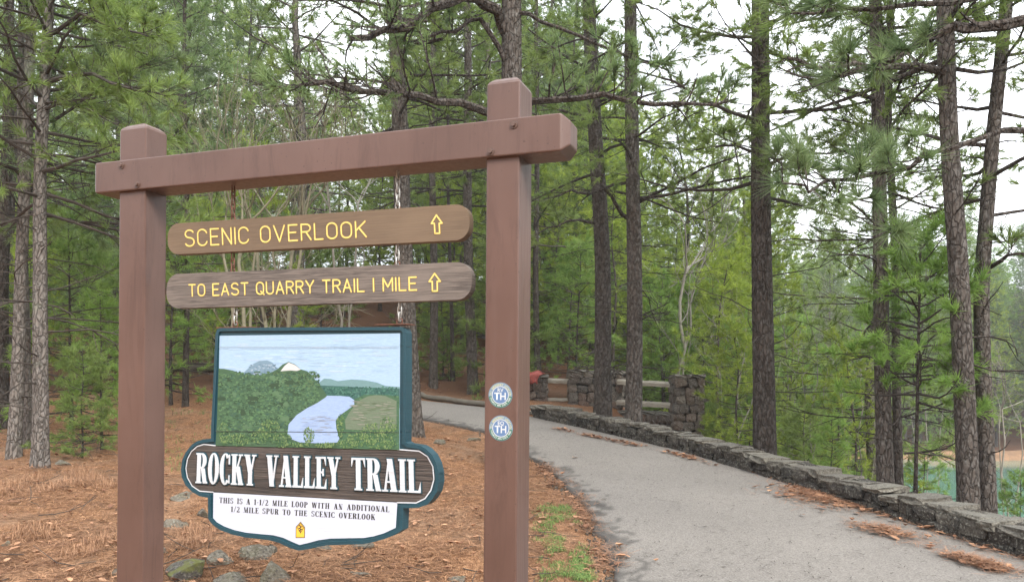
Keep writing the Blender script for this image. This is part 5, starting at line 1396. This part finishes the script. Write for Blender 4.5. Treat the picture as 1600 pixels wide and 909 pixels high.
def leaf_batch(b, P, size, rg, tints=None):
    for i, p in enumerate(P):
        a = rg.uniform(0, 6.28); s_ = size * rg.uniform(.5, 1.2); q = LS * s_
        x = q[:, 0] * math.cos(a) - q[:, 1] * math.sin(a); y = q[:, 0] * math.sin(a) + q[:, 1] * math.cos(a)
        z = .012 + (q[:, 1] / (s_ + 1e-9)) ** 2 * s_ * rg.uniform(.3, 1.1) + (q[:, 0] / s_) * s_ * rg.uniform(-.3, .3) + rg.uniform(0, .02)
        V = np.c_[x + p[0], y + p[1], z + p[2]]; V = np.r_[V, [[p[0], p[1], p[2] + .012 + s_ * .02]]]
        b.add(V, np.array([[j, (j + 1) % 14, 14] for j in range(14)]), rg.uniform(.1, 1))
def gpts(Xs, Ys): return np.c_[Xs, Ys, H(Xs, Ys) + np.where(path_in(Xs, Ys) > 0, .05, .01)]
n = 2600
Yl = 5.3 + 13 * rg.random(n) ** 1.3; Xl = rg.uniform(-.68, .05, n) * Yl; k = path_in(Xl, Yl) < 0; b = Buf(); leaf_batch(b, gpts(Xl[k], Yl[k])[:900], .075, rg)
Xs, Ys = rg.uniform(-9, 2.5, 1600), rg.uniform(17.6, 27, 1600); k = path_in(Xs, Ys) < -.3; leaf_batch(b, gpts(Xs[k], Ys[k])[:420], .10, rg)
tag(b.obj('scattered_leaves', M['leaf']), None, kind='stuff')
def drift(name, pts, wid, nl, nn, label):
    P = np.array([hit(*p)[:2] for p in pts]); tot_ = float(np.sum(np.linalg.norm(np.diff(P, axis=0), axis=1))); b = Buf(); sg_ = np.linspace(0, 1, len(P))
    def smp(m):
        f = rg.random(m * 2); f = f[vn(f * tot_, f * 0, 3.1, int(tot_ * 7)) + rg.normal(size=m * 2) * .1 > .42][:m]; c_ = np.stack([np.interp(f, sg_, P[:, 0]), np.interp(f, sg_, P[:, 1])], -1); ww = np.interp(f, sg_, wid)[:, None]
        f2 = vn(c_[:, 0] * 1., c_[:, 1], 2.2, 31)[:, None] * 1.6 + .2; c_ = c_ + rg.normal(size=(len(f), 2)) * ww * .6 * f2 + rg.normal(size=(len(f), 2)) * .04
        return c_, f
    q, f = smp(nl); g = gpts(q[:, 0], q[:, 1]); leaf_batch(b, g, .095, rg)
    q, f = smp(nn); Zb = H(q[:, 0], q[:, 1]) + np.where(path_in(q[:, 0], q[:, 1]) > 0, .048, .01) + rg.uniform(0, .02, len(f)) * (np.interp(f, sg_, wid) > .1); nn = len(f)
    blades(b, q[:, 0], q[:, 1], .13, .0032, rg.uniform(-.1, .35, nn), rg, rg.uniform(.15, .75, nn), Zb)
    tag(b.obj(name, M['leaf']), label, kind='stuff')
drift('leaf_drift', [(1178, 745), (1215, 757), (1262, 775), (1310, 792), (1328, 795)], [.06, .20, .34, .32, .10], 230, 4200, 'drift of brown leaves and pine straw against the wall')
drift('leaf_drift', [(1328, 824), (1390, 842), (1440, 860), (1500, 884), (1570, 903)], [.05, .14, .17, .15, .08], 110, 2600, 'long thin drift of pine straw on the near path')
drift('leaf_drift', [(860, 672), (930, 688), (1010, 704), (1080, 722), (1120, 735)], [.06, .08, .08, .08, .03], 110, 1100, 'line of leaves along the foot of the low wall')
drift('leaf_drift', [(1230, 764), (1330, 796), (1430, 830), (1540, 868), (1600, 885)], [.05, .05, .05, .04, .04], 40, 500, 'few leaves along the near foot of the wall')
drift('leaf_drift', [(838, 725), (868, 752), (900, 790), (925, 840), (955, 905)], [.06, .09, .09, .09, .08], 60, 3000, 'brown straw along the broken left edge of the path')
# single leaves and twigs one can point to
for (px, py, s_, lab) in ((898, 722, .12, 'pale leaf lying alone on the asphalt near the left edge'), (1448, 836, .16, 'large curled tan leaf on the path beside the wall'), (1392, 806, .09, 'small orange leaf at the foot of the wall'), (1365, 797, .1, 'pale leaf at the foot of the wall right of the leaf drift'),
     (900, 850, .13, 'orange lobed leaf on the green grass patch'), (892, 880, .09, 'brown curled leaf low on the grass patch'), (916, 898, .07, 'small tan leaf at the bottom of the grass patch'), (1025, 890, .06, 'tiny white leaf scrap near the bottom of the path'), (980, 882, .05, 'white scrap at the broken path edge'), (660, 740, .1, 'pinkish leaf on the straw right of the name sign'),
     (650, 820, .10, 'tan leaf on the straw below the sign shoulder'), (20, 790, .13, 'large tan leaf at the left edge of the straw'), (22, 865, .12, 'curled tan leaf near the lower left corner'), (60, 800, .1, 'flat tan leaf left of the dry grass clumps'), (165, 860, .08, 'small grey leaf beside the left-hand post')):
    p = hit(px, py); b = Buf(); leaf_batch(b, [(0, 0, 0)], s_, rg); o = b.obj('fallen_leaf', M['leaf'], loc=(p[0], p[1], p[2] + (.052 if path_in(p[0], p[1]) > 0 else .02))); tag(o, lab, 'leaf')
b = Buf(); n = 2200
Xs = rg.uniform(.2, 4.4, n); Ys = 5.6 + 10 * rg.random(n) ** 1.3; k = path_in(Xs, Ys) > .05; Xs, Ys = Xs[k], Ys[k]
blades(b, Xs, Ys, .07, .0055, np.full(len(Xs), .02), rg, rg.uniform(0, .35, len(Xs)) ** 2, H(Xs, Ys) + .05); tag(b.obj('path_needles', M['twig']), None, kind='stuff')
for (px, py, L, lab) in ((1215, 747, .32, 'thin twig on the asphalt beside the upper leaf drift'), (700, 660, .55, 'bent twig standing on the path behind the painted sign'), (1195, 768, .2, 'short dark twig on the middle of the asphalt'), (60, 815, .5, 'dry twig on the straw among the grass clumps')):
    p = hit(px, py); b = Buf(); P = spl((0, 0, .055), (1, .3, .02), L, rg, 5, 0, .2); b.tube(P, np.linspace(.005, .002, 5), 5); b.tube(spl(P[2], (.4, 1, .1), L * .4, rg, 3, 0, .2), [.003, .002, .001], 4)
    tag(b.obj('twig', M['twig'], loc=tuple(p)), lab, 'twig')
b = Buf()
for _ in range(260):
    Yt = 5.5 + 9 * rg.random() ** 1.3; Xt = rg.uniform(-.66, .05) * Yt
    if path_in(Xt, Yt) > -.05: continue
    a = rg.uniform(0, 6.28); b.tube(spl((Xt, Yt, float(H(Xt, Yt)) + .015), (math.cos(a), math.sin(a), .05), rg.uniform(.08, .4), rg, 4, -.02, .18), [.004, .0035, .003, .002], 4)
tag(b.obj('ground_twigs', M['twig']), None, kind='stuff')
# crumbs of broken asphalt along the ragged edge
b = Buf(); cube = np.array([(x, y, z) for x in (-1, 1) for y in (-1, 1) for z in (-1, 1)], float)
for _ in range(900):
    i = rg.integers(150, 330); p = Lp[i] + np.array([abs(rg.normal()) * -.09 + .03, rg.normal() * .02]); s_ = rg.uniform(.004, .014)
    if not 5.2 < p[1] < 13: continue
    b.add(cube * s_ * rg.uniform(.5, 1.2, 3) + rg.normal(size=(8, 3)) * s_ * .25 + np.array([p[0], p[1], float(H(*p)) + .012]), BOXF, rg.uniform(0, 1))
tag(b.obj('asphalt_crumbs', M['stone']), None, kind='stuff')
# dry grass clumps and the green patch
def clump(b, x, y, n, L, spread, w_, flop=1.0):
    a = rg.uniform(0, 6.28, n); r_ = spread * rg.random(n) ** .5; X_, Y_ = x + r_ * .35 * np.cos(a), y + r_ * .35 * np.sin(a)
    Z_ = H(X_, Y_); a2 = a + rg.normal(size=n) * .6; Ls = L * rg.uniform(.5, 1.1, n); out = rg.uniform(.3, 1, n) * flop
    s_ = np.stack([-np.sin(a2), np.cos(a2), np.zeros(n)], -1) * w_ / 2
    P0_ = np.stack([X_, Y_, Z_], -1); d = np.stack([np.cos(a2), np.sin(a2), np.zeros(n)], -1)
    P1 = P0_ + d * (Ls * out * .35)[:, None] + np.stack([0 * Ls, 0 * Ls, Ls * .55], -1); P2 = P0_ + d * (Ls * out * .95)[:, None] + np.stack([0 * Ls, 0 * Ls, Ls * (.55 - .5 * out)], -1)
    V = np.stack([P0_ - s_, P0_ + s_, P1 + s_ * .8, P1 - s_ * .8, P2], 1); i = np.arange(n)[:, None] * 5
    b.add(V, [np.concatenate([i, i + 1, i + 2, i + 3], 1), np.concatenate([i + 3, i + 2, i + 4], 1)], np.repeat(rg.uniform(0, 1, n), 5))
b = Buf()
for (px, py) in ((30, 760), (55, 752), (80, 765), (110, 758), (140, 750), (165, 762), (20, 840), (60, 838), (130, 865), (160, 848), (5, 770), (310, 850), (300, 838), (125, 742)):
    p = hit(px, py); clump(b, p[0], p[1], 90, .17, .40, .0035, 1.4)
tag(b.obj('dry_grass', M['drygrass']), None, kind='stuff')
b = Buf()
for _ in range(520):
    px, py = rg.uniform(836, 925), rg.uniform(790, 909)
    cx_, cy_ = 872 + (py - 790) * .22, py
    if abs(px - cx_) > 42 * rg.random() + 8 or vn(px, py, .045, 3) < .42: continue
    p = hit(px, py)
    if path_in(p[0], p[1]) > -.12: continue
    clump(b, p[0], p[1], 34, .055, .16, .004, .8)
for _ in range(60):
    p = hit(rg.uniform(250, 345), rg.uniform(640, 740)); clump(b, p[0], p[1], 8, .1, .2, .004, .8)
tag(b.obj('green_grass', M['grass']), None, kind='stuff')

# ---------------------------------------------------------------- damp winter air between the trees
b = Buf(); box(b, (-266, -96, -9.0), (266, 336, 37.0))
hz = bpy.data.materials.new('haze_air'); hz.use_nodes = True
hn, hl = hz.node_tree.nodes, hz.node_tree.links; hn.clear()
ho = hn.new('ShaderNodeOutputMaterial'); hv = hn.new('ShaderNodeVolumePrincipled')
hv.inputs['Color'].default_value = (0.95, 0.97, 1.0, 1); hv.inputs['Density'].default_value = 0.0010
hl.new(hv.outputs[0], ho.inputs['Volume'])
tag(b.obj('haze', hz), None, kind='stuff')
